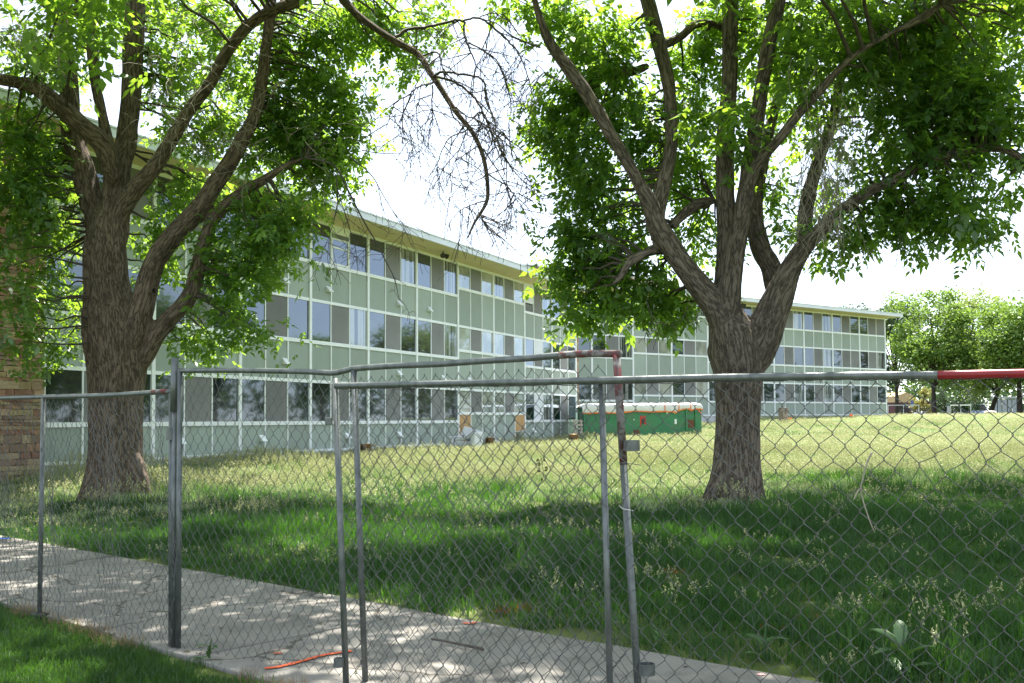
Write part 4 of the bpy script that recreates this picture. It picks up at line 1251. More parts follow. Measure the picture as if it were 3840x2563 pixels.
sp = catmull(np.array([PD(x, y, d2(2035)) for x, y in [(1240, 1046), (1244, 1065), (1246, 1085), (1245, 1106)]]), 4) - rt
link('stem', MB().tube(sp, .0015, 5).mesh('stem', dl), lf)
for k, (x, y, a) in enumerate([(1236, 1052, -2.2), (1246, 1052, -1.0), (1238, 1060, -1.8), (1249, 1072, -.3), (1240, 1084, 2.6), (1243, 1096, -1.7), (1248, 1080, .2)]):
    c = np.array(PD(x, y, d2(2035) - .01)) - rt
    u = np.array([math.cos(a), .2, math.sin(a)]); v = np.array([-math.sin(a), .3, math.cos(a)])
    s = .02
    link('leaf', mesh_py('leaf', [c, c + u * s * .5 + v * s * .35, c + u * s * 1.2, c + u * s * .5 - v * s * .35], [(0, 1, 2), (0, 2, 3)], dl), lf)

# ================================================================== THINGS ON THE LAWN
def along(p, q):
    d = q - p; return d.length, math.atan2(d.y, d.x)
# ---- roll-off dumpster
dl_ = G(2196, 1646); dr_ = G(2560, 1640)
YD = min(dl_.y, dr_.y) if abs(dl_.y - dr_.y) < 8 else dl_.y
YD = dl_.y
YD -= 1.2
dL = P(2190, 1650, YD); dR = P(2632, 1648, YD + .6)
DL = math.hypot(dR.x - dL.x, dR.y - dL.y); DA = math.atan2(dR.y - dL.y, dR.x - dL.x)
sc_ = YD / FPX
DH = 122 * sc_
gz = float(terrain((dL.x + dR.x) / 2, YD + 1))
dz_ = min(gz, dL.z)
dump = empty('dumpster', (dL.x, dL.y, dL.z - .12), DA)
tag(dump, 'green steel roll-off dumpster covered with a white tarp', 'dumpster')
dgreen = surf('dumpster_paint', (.03, .17, .07), (.045, .22, .095), rough=.5, scale=1.3, lo=.3, hi=.7, c3=(.085, .17, .08), spec=.4)
rust = surf('rust', (.20, .075, .03), (.12, .06, .035), rough=.9, scale=9)
tarp = surf('white_tarp', (.70, .69, .67), (.80, .79, .77), rough=.6, scale=2, bump=.2, bscale=8)
orng = surf('orange_tape', (.75, .17, .03), (.80, .22, .05), rough=.6, scale=3)
DW = 2.3
h0 = DH + .12
link('hull', MB().box(.04, DL - .3, .03, DW, .12, h0).mesh('hull', dgreen), dump)
link('floor_rail', MB().box(.1, DL - .1, .25, .45, 0, .119).mesh('floor_rail', dgreen), dump)
link('floor_rail', MB().box(.1, DL - .1, DW - .45, DW - .25, 0, .119).mesh('floor_rail', dgreen), dump)
for k, x in enumerate([.0, DL - .86, DL - .36]):
    link('rib', box_mesh('rib', (x, x + .1, -.06, .029, .06, h0 - (.0 if x else .02)), dgreen), dump)
link('door', box_mesh('door', (DL - .29, DL, .0, DW, .06, h0 + .05), dgreen, bevel=.02), dump)
link('rust_patch', box_mesh('rust_patch', (DL - .74, DL - .40, .022, .029, h0 * .38, h0 * .62), rust), dump)
link('rust_patch', box_mesh('rust_patch', (DL * .42, DL * .47, .024, .0295, .25, .62), rust), dump)
for (x, z, w, hh) in [(DL * .70, h0 * .80, .09, .15), (DL * .765, h0 * .80, .07, .15), (DL * .77, h0 * .5, .11, .26), (DL - .2, h0 * .93, .13, .15), (DL * .42, h0 * .62, .06, .05)]:
    link('sticker', box_mesh('sticker', (x, x + w, -.004 if x > DL - .29 else .024, .004 if x > DL - .29 else .0298, z, z + hh), white), dump)
ux = DL * .475; uz = h0 * .42
red_m = surf('red_spray_paint', (.5, .03, .02), (.6, .06, .03), rough=.7, scale=6)
mk = MB(); mk.box(ux, ux + .07, .021, .0297, uz, uz + .58).box(ux + .071, ux + .30, .021, .0297, uz + .44, uz + .58).box(ux + .24, ux + .32, .021, .0297, uz + .12, uz + .439)
link('red_mark', mk.mesh('red_mark', red_m), dump)
link('dark_mark', box_mesh('dark_mark', (ux + .075, ux + .235, .023, .0295, uz + .16, uz + .435), surf('dark_plate', (.05, .04, .03), (.08, .06, .05))), dump)
# tarp with a sagging, scalloped front
nxx, nyy = 60, 16
tv = []; tf = []
rr_ = np.random.default_rng(8)
low = .30 + .05 * np.sin(np.linspace(0, 9, nxx)) + .03 * np.sin(np.linspace(0, 23, nxx) + 1)
xsd = np.linspace(-.08, DL + .06, nxx)
low = np.where(xsd > DL * .80, .16 + .04 * np.sin(xsd * 9), low) * .95
for i_, x in enumerate(xsd):
    endr = min(1, (x + .08) / .35, (DL + .06 - x) / .12)
    for j_ in range(nyy):
        v_ = j_ / (nyy - 1)
        if v_ < .35:
            q = v_ / .35
            y = -.05 - .04 * math.sin(q * 3) ; zz = h0 - low[i_] * (1 - q) + .15 * q * endr ** .5
        else:
            q = (v_ - .35) / .65
            y = -.05 + (DW + .1) * q; zz = h0 + .15 * endr ** .5 + .05 * math.sin(q * math.pi) + .02 * math.sin(x * 5 + q * 7)
        tv.append((x, y + rr_.normal(0, .006), zz + rr_.normal(0, .006)))
for i_ in range(nxx - 1):
    for j_ in range(nyy - 1):
        a = i_ * nyy + j_
        tf.append((a, a + nyy, a + nyy + 1, a + 1))
link('tarp', mesh_py('tarp', tv, tf, tarp, True), dump)
ov = []; of = []
for i_, x in enumerate(xsd):
    p = tv[i_ * nyy]
    ov += [(p[0], p[1] - .012, p[2] - .03), (p[0], p[1] - .012, p[2] + .07)]
for i_ in range(nxx - 1): of.append((2 * i_, 2 * i_ + 2, 2 * i_ + 3, 2 * i_ + 1))
link('orange_edge', mesh_py('orange_edge', ov, of, orng), dump)
for x in (DL * .68, DL * .80, DL * .9):
    link('orange_strap', box_mesh('orange_strap', (x, x + .045, -.115, -.105, h0 - .25, h0 + .25), orng), dump)
link('orange_strap', mesh_py('orange_strap', [(DL - .1, -.03, h0 - .02), (DL - .02, -.03, h0 - .02), (DL - .12, -.03, h0 - .22), (DL - .2, -.03, h0 - .2), (DL - .04, -.035, h0 - .42), (DL + .02, -.035, h0 - .38)], [(0, 1, 2, 3), (2, 3, 4, 5)], orng), dump)

# ---- stumps
cutm = surf('cut_wood', (.52, .36, .20), (.62, .46, .28), rough=.85, scale=9)
oldcut = surf('weathered_cut_wood', (.40, .34, .28), (.48, .42, .36), rough=.9, scale=9)
stumpb = bark_mat('stump_bark', (.05, .025, .012), (.22, .12, .05), (.36, .22, .10), us=14, vs=4, attr=False)
stumpg = bark_mat('grey_stump_bark', (.10, .085, .075), (.28, .24, .21), (.40, .35, .31), us=14, vs=4, attr=False)
def stump(px, py, r, h, label, bark, cut, sq=1.0):
    p = G(px, py)
    o = empty('tree_stump', p); tag(o, label, 'stump', 'tree stumps on the lawn')
    zs_ = np.linspace(-.15, h, 8)
    rr = r * (1 + .35 * np.exp(-(zs_ + .15) / .12))
    pts = np.stack([.02 * zs_, 0 * zs_, zs_], -1)
    V, F, UV = tube(pts, rr, 18, cap=False, rfun=lobed(int(px), .05, 4))
    link('bark', mesh_np('bark', V, F, bark, uv=UV, smooth=True), o)
    n = 18
    top = V[-n:]
    link('cut_face', mesh_py('cut_face', [tuple(v) for v in top] + [tuple(top.mean(0) + np.array([0, 0, .015]))], [(i, (i + 1) % n, n) for i in range(n)], cut), o)
    return o
stump(1372, 1712, .19, .42, 'tawny stump with yellow leaves beside it, near the wall', stumpb, cutm)
stump(1838, 1682, .20, .46, 'orange brown stump between the white armchair and the white bin', stumpb, cutm)
stump(2150, 1666, .22, .46, 'brown stump just left of the green dumpster', stumpb, cutm)
stump(2938, 1590, .31, 1.0, 'tall grey stump on the lawn before the far wing', stumpg, oldcut)
pl = G(1415, 1712)
yl = empty('yellow_leaves', pl + Vector((0, 0, .28))); tag(yl, 'small tuft of yellow leaves beside the tawny stump', 'leaves')
ylm = leaf_mat('yellow_leaf', (.55, .38, .03), (.70, .50, .05), (.6, .45, .05), .3)
V, F, va = leaves_np(np.random.default_rng(3).normal(0, .05, (4, 3)), 3, .07, .3, 4, 5)
link('foliage', mesh_np('foliage', V, F, ylm, var=va), yl)
link('stem', MB().tube([(0, 0, -.4), (0, 0, 0)], .008, 6).mesh('stem', deadl), yl)

# ---- discarded armchair and bin by the wall
fab = surf('white_upholstery', (.60, .62, .64), (.70, .72, .74), rough=.8, scale=3, bump=.3, bscale=12)
tear = surf('torn_lining', (.04, .035, .03), (.07, .06, .05), rough=1)
pc = G(1752, 1688)
ac = empty('armchair', pc + Vector((0, -.3, 0)), -.35)
tag(ac, 'torn white armchair dumped on its back against the wall below the plywood', 'armchair')
link('seat', box_mesh('seat', (-.42, .3, -.35, .4, .06, .36), fab, bevel=.06), ac)
link('armrest', box_mesh('armrest', (.301, .52, -.42, .45, .03, .72), fab, bevel=.07), ac)
link('armrest', box_mesh('armrest', (-.62, -.421, -.42, .45, .03, .55), fab, bevel=.07), ac)
bk = box_mesh('backrest', (-.45, .42, -.1, .14, 0, .5), fab, bevel=.07)
link('backrest', bk, ac, (0, .30, .38), (-.5, .28, 0))
link('cushion', box_mesh('cushion', (-.4, .35, -.3, .25, 0, .16), fab, bevel=.06), ac, (-.02, 0, .44), (.15, -.22, .1))
link('tear', box_mesh('tear', (-.38, -.26, -.31, -.29, .02, .07), tear), ac, (.02, -.005, .5), (0, -.2, 0))
link('tear', box_mesh('tear', (-.05, -.01, -.31, -.29, .03, .1), tear), ac, (.02, -.005, .5), (0, -.2, 0))
link('foot', box_mesh('foot', (.36, .44, -.38, -.3, -.06, .031), tear), ac)
link('foot', box_mesh('foot', (-.56, -.48, -.38, -.3, -.06, .031), tear), ac)
pb = G(1962, 1668)
bn = empty('plastic_bin', pb + Vector((0, -.15, -.02)))
tag(bn, 'white plastic bin leaning by the second plywood board', 'bin')
bv = []; n = 18
for (r, zz) in ((.17, 0), (.235, .62), (.265, .63), (.265, .68), (.235, .68), (.16, .05)):
    for a in np.linspace(0, 2 * np.pi, n, endpoint=False): bv.append((r * math.cos(a), r * math.sin(a), zz))
bf = [(q * n + k, q * n + (k + 1) % n, (q + 1) * n + (k + 1) % n, (q + 1) * n + k) for q in range(5) for k in range(n)]
bf += [tuple(range(5 * n, 6 * n)), tuple(range(n - 1, -1, -1))]
o = link('tub', mesh_py('tub', bv, bf, fab, True), bn, (0, 0, 0), (0, -.2, 0))
link('handle', MB().tube(catmull(np.array([(.25, 0, .5), (.36, 0, .47), (.36, 0, .36), (.24, 0, .34)]), 4), .025, 8).mesh('handle', fab, True), bn, (0, 0, 0), (0, -.2, 0))
# leaning planks beside the dumpster
pp = P(2172, 1650, YD - .3)
pw = empty('wooden_pallet', (pp.x, pp.y, float(terrain(pp.x, pp.y))), .2)
tag(pw, 'grey wooden pallet leaning between the corner and the dumpster', 'pallet')
for k in range(5):
    link('plank', box_mesh('plank', (-.28, .22, -.02, .0, .1 + k * .2, .22 + k * .2), oldcut), pw, (0, 0, 0), (-.15, 0, 0))
link('plank', box_mesh('plank', (-.26, -.18, .003, .08, 0, 1.05), oldcut), pw, (0, 0, 0), (-.15, 0, 0))
link('plank', box_mesh('plank', (.12, .2, .003, .08, 0, 1.05), oldcut), pw, (0, 0, 0), (-.15, 0, 0))

# ---- survey flags
flagm = surf('orange_flag', (.85, .16, .03), (.9, .2, .05), rough=.6)
for (px, py, lab) in [(2957, 1592, 'tiny orange survey flag beside the tall grey stump'), (3186, 1577, 'tiny orange survey flag in open lawn before the right end of the far wing')]:
    p = G(px, py); o = empty('survey_flag', p); tag(o, lab, 'flag', 'orange survey flags')
    link('stake', MB().tube([(0, 0, 0), (0, 0, .42)], .008, 6).mesh('stake', galv), o)
    link('pennant', box_mesh('pennant', (.008, .22, -.004, .004, .27, .42), flagm), o)

# ---- spray marks: thin paint on concrete, orange paint in the grass
spray = surf('orange_spray', (.85, .10, .03), (.80, .16, .05), rough=.8, scale=30)
def strip(name, pts, w, z, mat, label, cat='paint mark', group=None):
    rgl = np.random.default_rng(int(abs(pts[0][0])))
    P3 = [plane_pt(x * K, y * K, z) for x, y in pts]
    P3 = catmull(np.array(P3), 8)
    T = np.gradient(P3, axis=0); T /= np.linalg.norm(T, axis=1)[:, None]
    Nn = np.stack([-T[:, 1], T[:, 0], 0 * T[:, 0]], -1)
    ww = w * (1 + rgl.normal(0, .13, len(P3)))[:, None]; ww[0] *= .3; ww[-1] *= .3
    c = P3.mean(0)
    v = np.concatenate([P3 - Nn * ww - c, P3 + Nn * ww - c]); m = len(P3)
    o = link(name, mesh_py(name, v, [(i, i + 1, m + i + 1, m + i) for i in range(m - 1)], mat), None, tuple(c))
    tag(o, label, cat, group); return o
strip('paint_line', [(606, 1533), (640, 1529), (690, 1517), (740, 1503), (790, 1495), (808, 1493)], .021, .0375, spray, 'long orange spray line on the sidewalk by the dry weeds', group='spray marks')
strip('paint_dash', [(627, 1499), (638, 1498), (648, 1497)], .016, .0375, spray, 'short orange dash on the sidewalk above the long line', group='spray marks')
strip('paint_dash', [(1062, 1428), (1078, 1430), (1094, 1427)], .018, .0375, spray, 'short orange red dash at the lawn edge of the sidewalk', group='spray marks')
strip('paint_dash', [(1738, 1548), (1752, 1546)], .02, .0375, surf('pink_spray', (.75, .35, .32), (.7, .4, .36)), 'faint pink dash at the right end of the sidewalk', group='spray marks')
strip('paint_dash', [(-8, 1235), (6, 1235), (18, 1236)], .05, .0375, surf('blue_spray', (.04, .16, .75), (.06, .2, .8)), 'blue dash on the sidewalk at the left edge of the picture', group='spray marks')
stk = strip('fallen_stick', [(992, 1466), (1040, 1475)], .001, .05, deadm, 'thin brown stick lying on the sidewalk', 'stick')
sp_ = catmull(np.array([plane_pt(x * K, y * K, .055) for x, y in [(990, 1466), (1030, 1473), (1075, 1482), (1108, 1490)]]), 5)
stk.data = MB().tube(sp_ - np.array(stk.location), np.linspace(.008, .012, len(sp_)), 7).mesh('fallen_stick', deadm, True)

# ---- broad leaved weeds
weedm = leaf_mat('weed_leaf', (.05, .12, .04), (.10, .19, .06), (.20, .34, .05), .35)
def weed(px, py, s, label, n=7, seed=1, side=None):
    p = side if side is not None else G(px, py)
    r = np.random.default_rng(seed)
    o = empty('broadleaf_weed', p); tag(o, label, 'weed', 'broad leaved weeds at the path')
    link('stem', MB().tube([(0, 0, -.05), (.01, 0, s * .5), (.02, 0, s * .8)], [.008, .007, .003], 6).mesh('stem', weedm), o)
    for k in range(n):
        a = r.uniform(0, 6.28); el = r.uniform(.3, 1.1); L = s * r.uniform(.45, .75); w = L * .17
        d = np.array([math.cos(a) * math.cos(el), math.sin(a) * math.cos(el), math.sin(el)])
        sd = np.cross(d, [0, 0, 1]); sd /= np.linalg.norm(sd)
        base = np.array([0, 0, s * r.uniform(.02, .55)])
        vs = []; m = 9
        for i in range(m):
            f = i / (m - 1); wd = w * math.sin(math.pi * min(.97, f * .9 + .07)) * (1.0 if i % 2 else .82)
            c = base + d * L * f - np.array([0, 0, 1]) * L * .35 * f * f
            up = np.cross(sd, d) * wd * .3
            vs += [c - sd * wd + up, c, c + sd * wd + up]
        fs = []
        for i in range(m - 1):
            fs += [(3 * i, 3 * i + 1, 3 * i + 4, 3 * i + 3), (3 * i + 1, 3 * i + 2, 3 * i + 5, 3 * i + 4)]
        me = mesh_py('leaf', vs, fs, weedm, True)
        at_ = me.attributes.new('var', 'FLOAT', 'FACE'); at_.data.foreach_set('value', [float(r.uniform(0, 1))] * len(fs))
        link('leaf', me, o)
weed(2070 * K, 1562 * K, .42, 'large broad leaved weed low in the right foreground', 9, 2)
weed(1752 * K, 1518 * K, .30, 'upright broad leaved weed at the lawn edge of the sidewalk', 6, 3)
weed(1512 * K, 1487 * K, .16, 'small leafy weed right of the leaning fence post', 5, 4)
weed(0, 0, .2, 'small weed at the camera edge of the sidewalk near the tall post', 6, 5, side=plane_pt(478 * K, 1520 * K, 0))

# ================================================================== BEYOND THE LAWN
asph = surf('asphalt', (.045, .045, .047), (.06, .06, .06), rough=.9, scale=3)
rd = link('street', mesh_py('street', [(-80, 132, 1.63), (260, 132, 1.63), (260, 175, 1.63), (-80, 175, 1.63)], [(0, 1, 2, 3)], asph))
tag(rd, 'asphalt street and car park beyond the lawn', None, kind='structure')
bgl = leaf_mat('street_tree_leaf', (.08, .15, .035), (.17, .27, .06), (.30, .46, .06), .4, .04)
bgl2 = leaf_mat('honey_locust_leaf', (.13, .18, .06), (.24, .30, .10), (.34, .44, .09), .45, .04)
bgl3 = leaf_mat('dark_tree_leaf', (.030, .065, .030), (.06, .11, .045), (.10, .18, .04), .35, .04)
bgl4 = leaf_mat('yellow_shrub_leaf', (.26, .24, .06), (.38, .34, .09), (.35, .35, .08), .35, .04)
bgb = surf('street_tree_bark', (.035, .028, .022), (.07, .055, .045), rough=.95, scale=5)

def small_tree(H, R, z0, seed, mat, n=5200, leaf=.30, flat=.75, lobes=15, gap=1.0, trunk_r=.22, lean=0.0):
    """meshes (trunk with limbs, crown) of a tree standing at the origin"""
    r = np.random.default_rng(seed)
    out = []
    fork = z0 + (H - z0) * .18
    tp = np.array([(0, 0, -.3), (lean * .3, 0, z0 * .5), (lean, .05, fork), (lean * 1.1, 0, H * .7)])
    T = catmull(tp, 6)
    out.append((T, np.linspace(trunk_r * 1.25, trunk_r * .3, len(T))))
    cz = (H + z0) / 2
    cents = []
    for k in range(lobes):
        a = r.uniform(0, 6.28); e = r.uniform(-.9, 1.0)
        rad = R * r.uniform(.45, .82) * math.sqrt(max(.08, 1 - .75 * e * e))
        c = np.array([lean + rad * math.cos(a), rad * math.sin(a), cz + e * (H - z0) / 2 * .78])
        cents.append((c, R * r.uniform(.26, .46)))
        i = len(T) // 2 + r.integers(0, len(T) // 3)
        m = (T[i] + c) / 2 + np.array([0, 0, .3])
        W = catmull(np.array([T[i], m, c]), 5)
        out.append((W, np.linspace(trunk_r * .38, .03, len(W))))
        for q in range(2):
            e2 = c + r.normal(0, .5, 3) * R * .35
            W2 = catmull(np.array([W[5], (W[5] + e2) / 2 + np.array([0, 0, .15]), e2]), 4)
            out.append((W2, np.linspace(trunk_r * .16, .015, len(W2))))
    tm = twig_mesh('trunk', out, bgb, 7)
    pts = []
    per = n // lobes
    for c, rr in cents:
        nb = 10
        sub = blob_pts(r, c, (rr, rr, rr * flat), nb, .5)
        for s_ in sub:
            pts.append(s_ + r.normal(0, 1, (per // nb, 3)) * rr * np.array([.30, .30, .20]) * gap)
    pts = np.vstack(pts); m = len(pts)
    az = r.uniform(0, 6.28, m); tilt = r.normal(.2, .5, m)
    d = np.stack([np.cos(az) * np.cos(tilt), np.sin(az) * np.cos(tilt), -np.sin(tilt)], -1)
    sd = np.cross(d, np.array([0, 0, 1.0]) + r.normal(0, .6, (m, 3))); sd /= np.linalg.norm(sd, axis=1)[:, None]
    ln = leaf * r.uniform(.6, 1.3, m)[:, None]
    V = np.stack([pts - d * ln * .5, pts + sd * ln * .32, pts + d * ln * .6, pts - sd * ln * .32], 1).reshape(-1, 3)
    k = np.arange(m)[:, None] * 4
    F = np.concatenate([k + np.array([[0, 1, 2]]), k + np.array([[0, 2, 3]])])
    va = np.clip(r.uniform(0, 1, m), 0, 1)
    cm = mesh_np('crown', V, F, mat, var=np.concatenate([va, va]))
    return tm, cm

def stand(kind, meshes, p, rz, sc, label, group=None):
    o = empty(kind, p, rz); o.scale = sc
    tag(o, label, 'tree' if 'shrub' not in kind else 'shrub', group)
    link('trunk', meshes[0], o); link('crown', meshes[1], o)
    return o
def spot(px, Y):
    p = P(px, 1575, Y); return Vector((p.x, p.y, float(terrain(p.x, p.y))))
mA = small_tree(14.6, 5.0, 3.2, 101, bgl, 16000, .36, .85, 26, trunk_r=.28)
mB = small_tree(20.0, 5.6, 8.0, 102, bgl2, 9000, .36, .5, 20, gap=1.15, trunk_r=.3)
mC = small_tree(12.6, 6.2, 3.0, 103, bgl, 18000, .36, .85, 28, trunk_r=.32)
mD = small_tree(15.5, 4.4, 3.0, 104, bgl3, 9000, .36, .9, 18, gap=1.1, trunk_r=.28)
mE = small_tree(9.5, 4.6, 2.6, 105, bgl2, 10000, .34, .85, 20, trunk_r=.28, lean=-1.2)
mS = small_tree(3.4, 1.7, .5, 106, bgl4, 2200, .2, .9, 10, trunk_r=.05)
mK = small_tree(4.2, 2.0, .5, 107, bgl3, 2200, .22, .9, 10, trunk_r=.07)
g_ = 'trees along the street'
stand('street_tree', mA, spot(3504, 112), 0.4, (1, 1, 1), 'bright green round crowned tree standing just right of the building', g_)
stand('street_tree', mB, spot(3655, 150), 1.0, (1, 1, 1), 'tall airy pale green tree rising above the others', g_)
stand('street_tree', mC, spot(3826, 108), 2.2, (1, 1, 1), 'broad green tree at the right edge of the picture, above the red rail', g_)
stand('street_tree', mD, spot(3365, 128), 0.0, (1, 1, 1), 'dark green tree half hidden behind the right end of the building', g_)
stand('street_tree', mE, spot(3712, 116), 2.6, (1, 1, 1), 'olive green tree with a leaning trunk before the bus shelter', g_)
stand('street_tree', mD, spot(3250, 140), 2.0, (.95, .95, 1.06), 'dark treetop just showing above the far roof', g_)
stand('street_tree', mC, spot(3600, 170), 4.0, (1.1, 1.1, 1.15), 'green tree far back between the round crowned and the olive tree', g_)
stand('flowering_shrub', mS, spot(3463, 132), 0.0, (1, 1, 1.1), 'yellowish shrub behind the white car')
for q, (px, lab) in enumerate([(3545, 'dark shrub left of the grey green utility box'), (3590, 'dark shrub right of the utility box'), (3630, 'dark shrub left of the pale blue van')]):
    stand('dark_shrub', mK, spot(px, 138 + q), q * 1.3, (1, 1, 1.2 - .1 * q), lab, 'dark shrubs along the street')
# trees out of the picture on the right, which the windows mirror
for q, (x, y, me_, s) in enumerate([(48, 44, mC, 1.0), (60, 30, mA, 1.0), (66, 62, mD, .9), (82, 52, mC, 1.1), (52, 12, mA, 1.0), (96, 92, mC, 1.0), (74, 100, mA, .95), (90, 25, mD, 1.0), (60, 84, mE, 1.1)]):
    stand('street_tree', me_, (x, y, float(terrain(x, y))), q * .9, (s, s, s), 'street tree mirrored in the windows, beyond the right of the picture', g_)
# far wood closing the view; unseen right-hand stretch added for low windows to mirror
rf = np.random.default_rng(77)
pts = []
for k in range(330):
    if k < 170: x = rf.uniform(40, 190); y = rf.uniform(205, 240); hh = rf.uniform(6, 13)
    else: x = rf.uniform(125, 160); y = rf.uniform(-30, 190); hh = rf.uniform(7, 12)
    c = np.array([x, y, 1 + hh * .55])
    pts.append(blob_pts(rf, c, (3.2, 3.2, hh * .5), 55, .4))
pts = np.vstack(pts); m = len(pts)
d = rf.normal(0, 1, (m, 3)); d /= np.linalg.norm(d, axis=1)[:, None]
sd = np.cross(d, rf.normal(0, 1, (m, 3))); sd /= np.linalg.norm(sd, axis=1)[:, None]
ln = rf.uniform(.6, 1.5, m)[:, None]
V = np.stack([pts - d * ln * .5, pts + sd * ln * .4, pts + d * ln * .5, pts - sd * ln * .4], 1).reshape(-1, 3)
k = np.arange(m)[:, None] * 4
wood = link('far_wood', mesh_np('far_wood', V, np.concatenate([k + np.array([[0, 1, 2]]), k + np.array([[0, 2, 3]])]), bgl3, var=rf.uniform(0, 1, 2 * m)))
tag(wood, 'mass of distant trees closing the view at the right', 'trees', kind='stuff')

# ---- cars, shelter, garage, sign, rails
carglass = surf('car_glass', (.01, .012, .014), (.02, .022, .025), rough=.08, spec=.8)
tyrem = surf('tyre', (.015, .015, .015), (.02, .02, .02), rough=.9)
lampm = surf('tail_lamp', (.45, .02, .02), (.4, .03, .03), rough=.3)
def car(p, rz, paint, label, L=4.6, Wd=1.85, H=1.68):
    o = empty('parked_car', p, rz); tag(o, label, 'car')
    prof = [(-L / 2, .42), (-L / 2, .95), (-L / 2 + .18, 1.05), (-L / 2 + .5, H - .06), (-L / 2 + .8, H), (L * .08, H), (L * .24, 1.08), (L * .46, .92), (L / 2, .75), (L / 2, .42)]
    v = []; m = len(prof)
    for sgn in (-1, 1):
        for x, z in prof:
            w = Wd / 2 * (1 if z < 1.0 else .82); v.append((x, sgn * w, z))
    f = [tuple(range(m - 1, -1, -1)), tuple(range(m, 2 * m))] + [(i, (i + 1) % m, m + (i + 1) % m, m + i) for i in range(m)]
    link('body', mesh_py('body', v, f, paint), o)
    link('rear_window', mesh_py('rear_window', [(-L / 2 + .17, -.68, 1.09), (-L / 2 + .17, .68, 1.09), (-L / 2 + .465, .62, H - .11), (-L / 2 + .465, -.62, H - .11)], [(0, 3, 2, 1)], carglass), o)
    for s in (-1, 1):
        y = s * (Wd / 2 * .83 + .02)
        link('side_window', mesh_py('side_window', [(-L / 2 + .55, y * 1.02, 1.1), (L * .2, y * 1.02, 1.1), (L * .07, y, H - .1), (-L / 2 + .75, y, H - .1)], [(0, 1, 2, 3)], carglass), o)
        link('tail_light', box_mesh('tail_light', (-L / 2 - .02, -L / 2 + .1, s * .78 - .1, s * .78 + .1, .85, 1.08), lampm), o)
        for xx in (-L * .3, L * .31):
            wv, wf, _ = tube(np.array([(xx, s * (Wd / 2 - .2), .33), (xx, s * (Wd / 2 + .01), .33)]), .33, 14)
            link('wheel', MB().add(wv, wf).mesh('wheel', tyrem), o)
    link('bumper', box_mesh('bumper', (-L / 2 - .06, -L / 2 + .001, -.85, .85, .42, .66), paint, bevel=.03), o)
    return o
def lowspot(px, Y): 
    p = P(px, 1575, Y); return Vector((p.x, p.y, float(terrain(p.x, p.y)) + .0))
wp = surf('white_car_paint', (.72, .74, .76), (.75, .77, .79), rough=.25, scale=1)
bp_ = surf('pale_blue_paint', (.42, .52, .66), (.46, .55, .68), rough=.3, scale=1)
car(lowspot(3458, 150), math.radians(75), wp, 'white hatchback seen from behind beyond the lawn')
car(lowspot(3668, 148), math.radians(20), bp_, 'pale blue van parked behind the trees', 4.9, 1.95, 2.0)
car(lowspot(3606, 160), math.radians(8), surf('silver_paint', (.5, .55, .52), (.55, .58, .56), rough=.3), 'silver green car left of the pale blue van', 4.5, 1.8, 1.5)
gp = lowspot(3410, 165)
ga = empty('garage', gp, .3); tag(ga, 'small dark red garage with a tan gable beyond the lawn', 'garage')
gw = surf('dark_red_wall', (.10, .04, .035), (.13, .055, .05), rough=.8)
link('wall', box_mesh('wall', (-2.6, 5.2, 0, 6, -.5, 2.6), gw), ga)
link('gable', mesh_py('gable', [(-2.8, -.12, 2.62), (.9, -.12, 2.62), (.9, -.12, 3.7), (-.6, -.12, 4.3), (-2.8, -.12, 3.6), (-2.8, 6, 2.62), (.9, 6, 2.62), (.9, 6, 3.7), (-.6, 6, 4.3), (-2.8, 6, 3.6)],
     [(0, 1, 2, 3, 4), (9, 8, 7, 6, 5), (4, 3, 8, 9), (3, 2, 7, 8), (0, 4, 9, 5), (1, 6, 7, 2)], surf('tan_gable', (.50, .36, .17), (.56, .42, .21), rough=.8)), ga)
link('roof', box_mesh('roof', (.93, 5.5, -.3, 6.2, 2.61, 2.85), surf('roof_felt', (.12, .08, .07), (.16, .11, .1), rough=.9)), ga)
link('door', box_mesh('door', (-2.0, .2, -.04, -.001, -.4, 2.2), surf('garage_dark', (.03, .022, .02), (.04, .03, .028))), ga)
sp = lowspot(3784, 142)
bs = empty('bus_shelter', sp, -.1); tag(bs, 'pale metal framed glass bus shelter at the right', 'shelter')
steel = surf('pale_steel', (.42, .45, .42), (.5, .52, .5), rough=.5)
link('roof', box_mesh('roof', (-2.2, 2.3, -.8, 1.0, 2.75, 3.0), steel), bs)
for x in (-2.0, -.7, .7, 2.0):
    for y in (-.7, .8):
        link('frame_post', box_mesh('frame_post', (x - .05, x + .05, y - .05, y + .05, -.5, 2.749), steel), bs)
pg = glass_mat('shelter_glass', (.10, .13, .10), (.16, .19, .15))
for k in range(3):
    link('pane', box_mesh('pane', (-1.94 + k * 1.37, -.77 + k * 1.37 + .01, .79, .81, .5, 2.6), pg), bs)
link('bench', box_mesh('bench', (-1.6, 1.6, .3, .7, .45, .52), steel), bs)
hs = lowspot(3422, 126)
sg = empty('parking_sign', hs); tag(sg, 'blue and white parking sign on a post left of the white car', 'sign')
sg.rotation_euler = (0, 0, 0)
hz = P(3422, 1507, 126).z - hs.z
link('post', MB().tube([(0, .02, -.3), (0, .02, hz + .1)], .03, 8).mesh('post', steel), sg)
link('sign_plate', box_mesh('sign_plate', (-.2, .2, -.02, .0, hz - .35, hz + .15), surf('sign_blue', (.02, .06, .42), (.03, .08, .45), rough=.4)), sg)
pic = MB().tube([(-.05, -.026, hz + .07), (-.03, -.026, hz - .06)], .018, 6).tube([(-.03, -.026, hz - .06), (.08, -.026, hz - .06), (.12, -.026, hz - .2)], .018, 6).tube(np.array([(.0 + .1 * math.cos(a), -.026, hz - .16 + .1 * math.sin(a)) for a in np.linspace(1.8, 5.8, 12)]), .014, 6)
link('symbol', pic.mesh('symbol', white), sg)
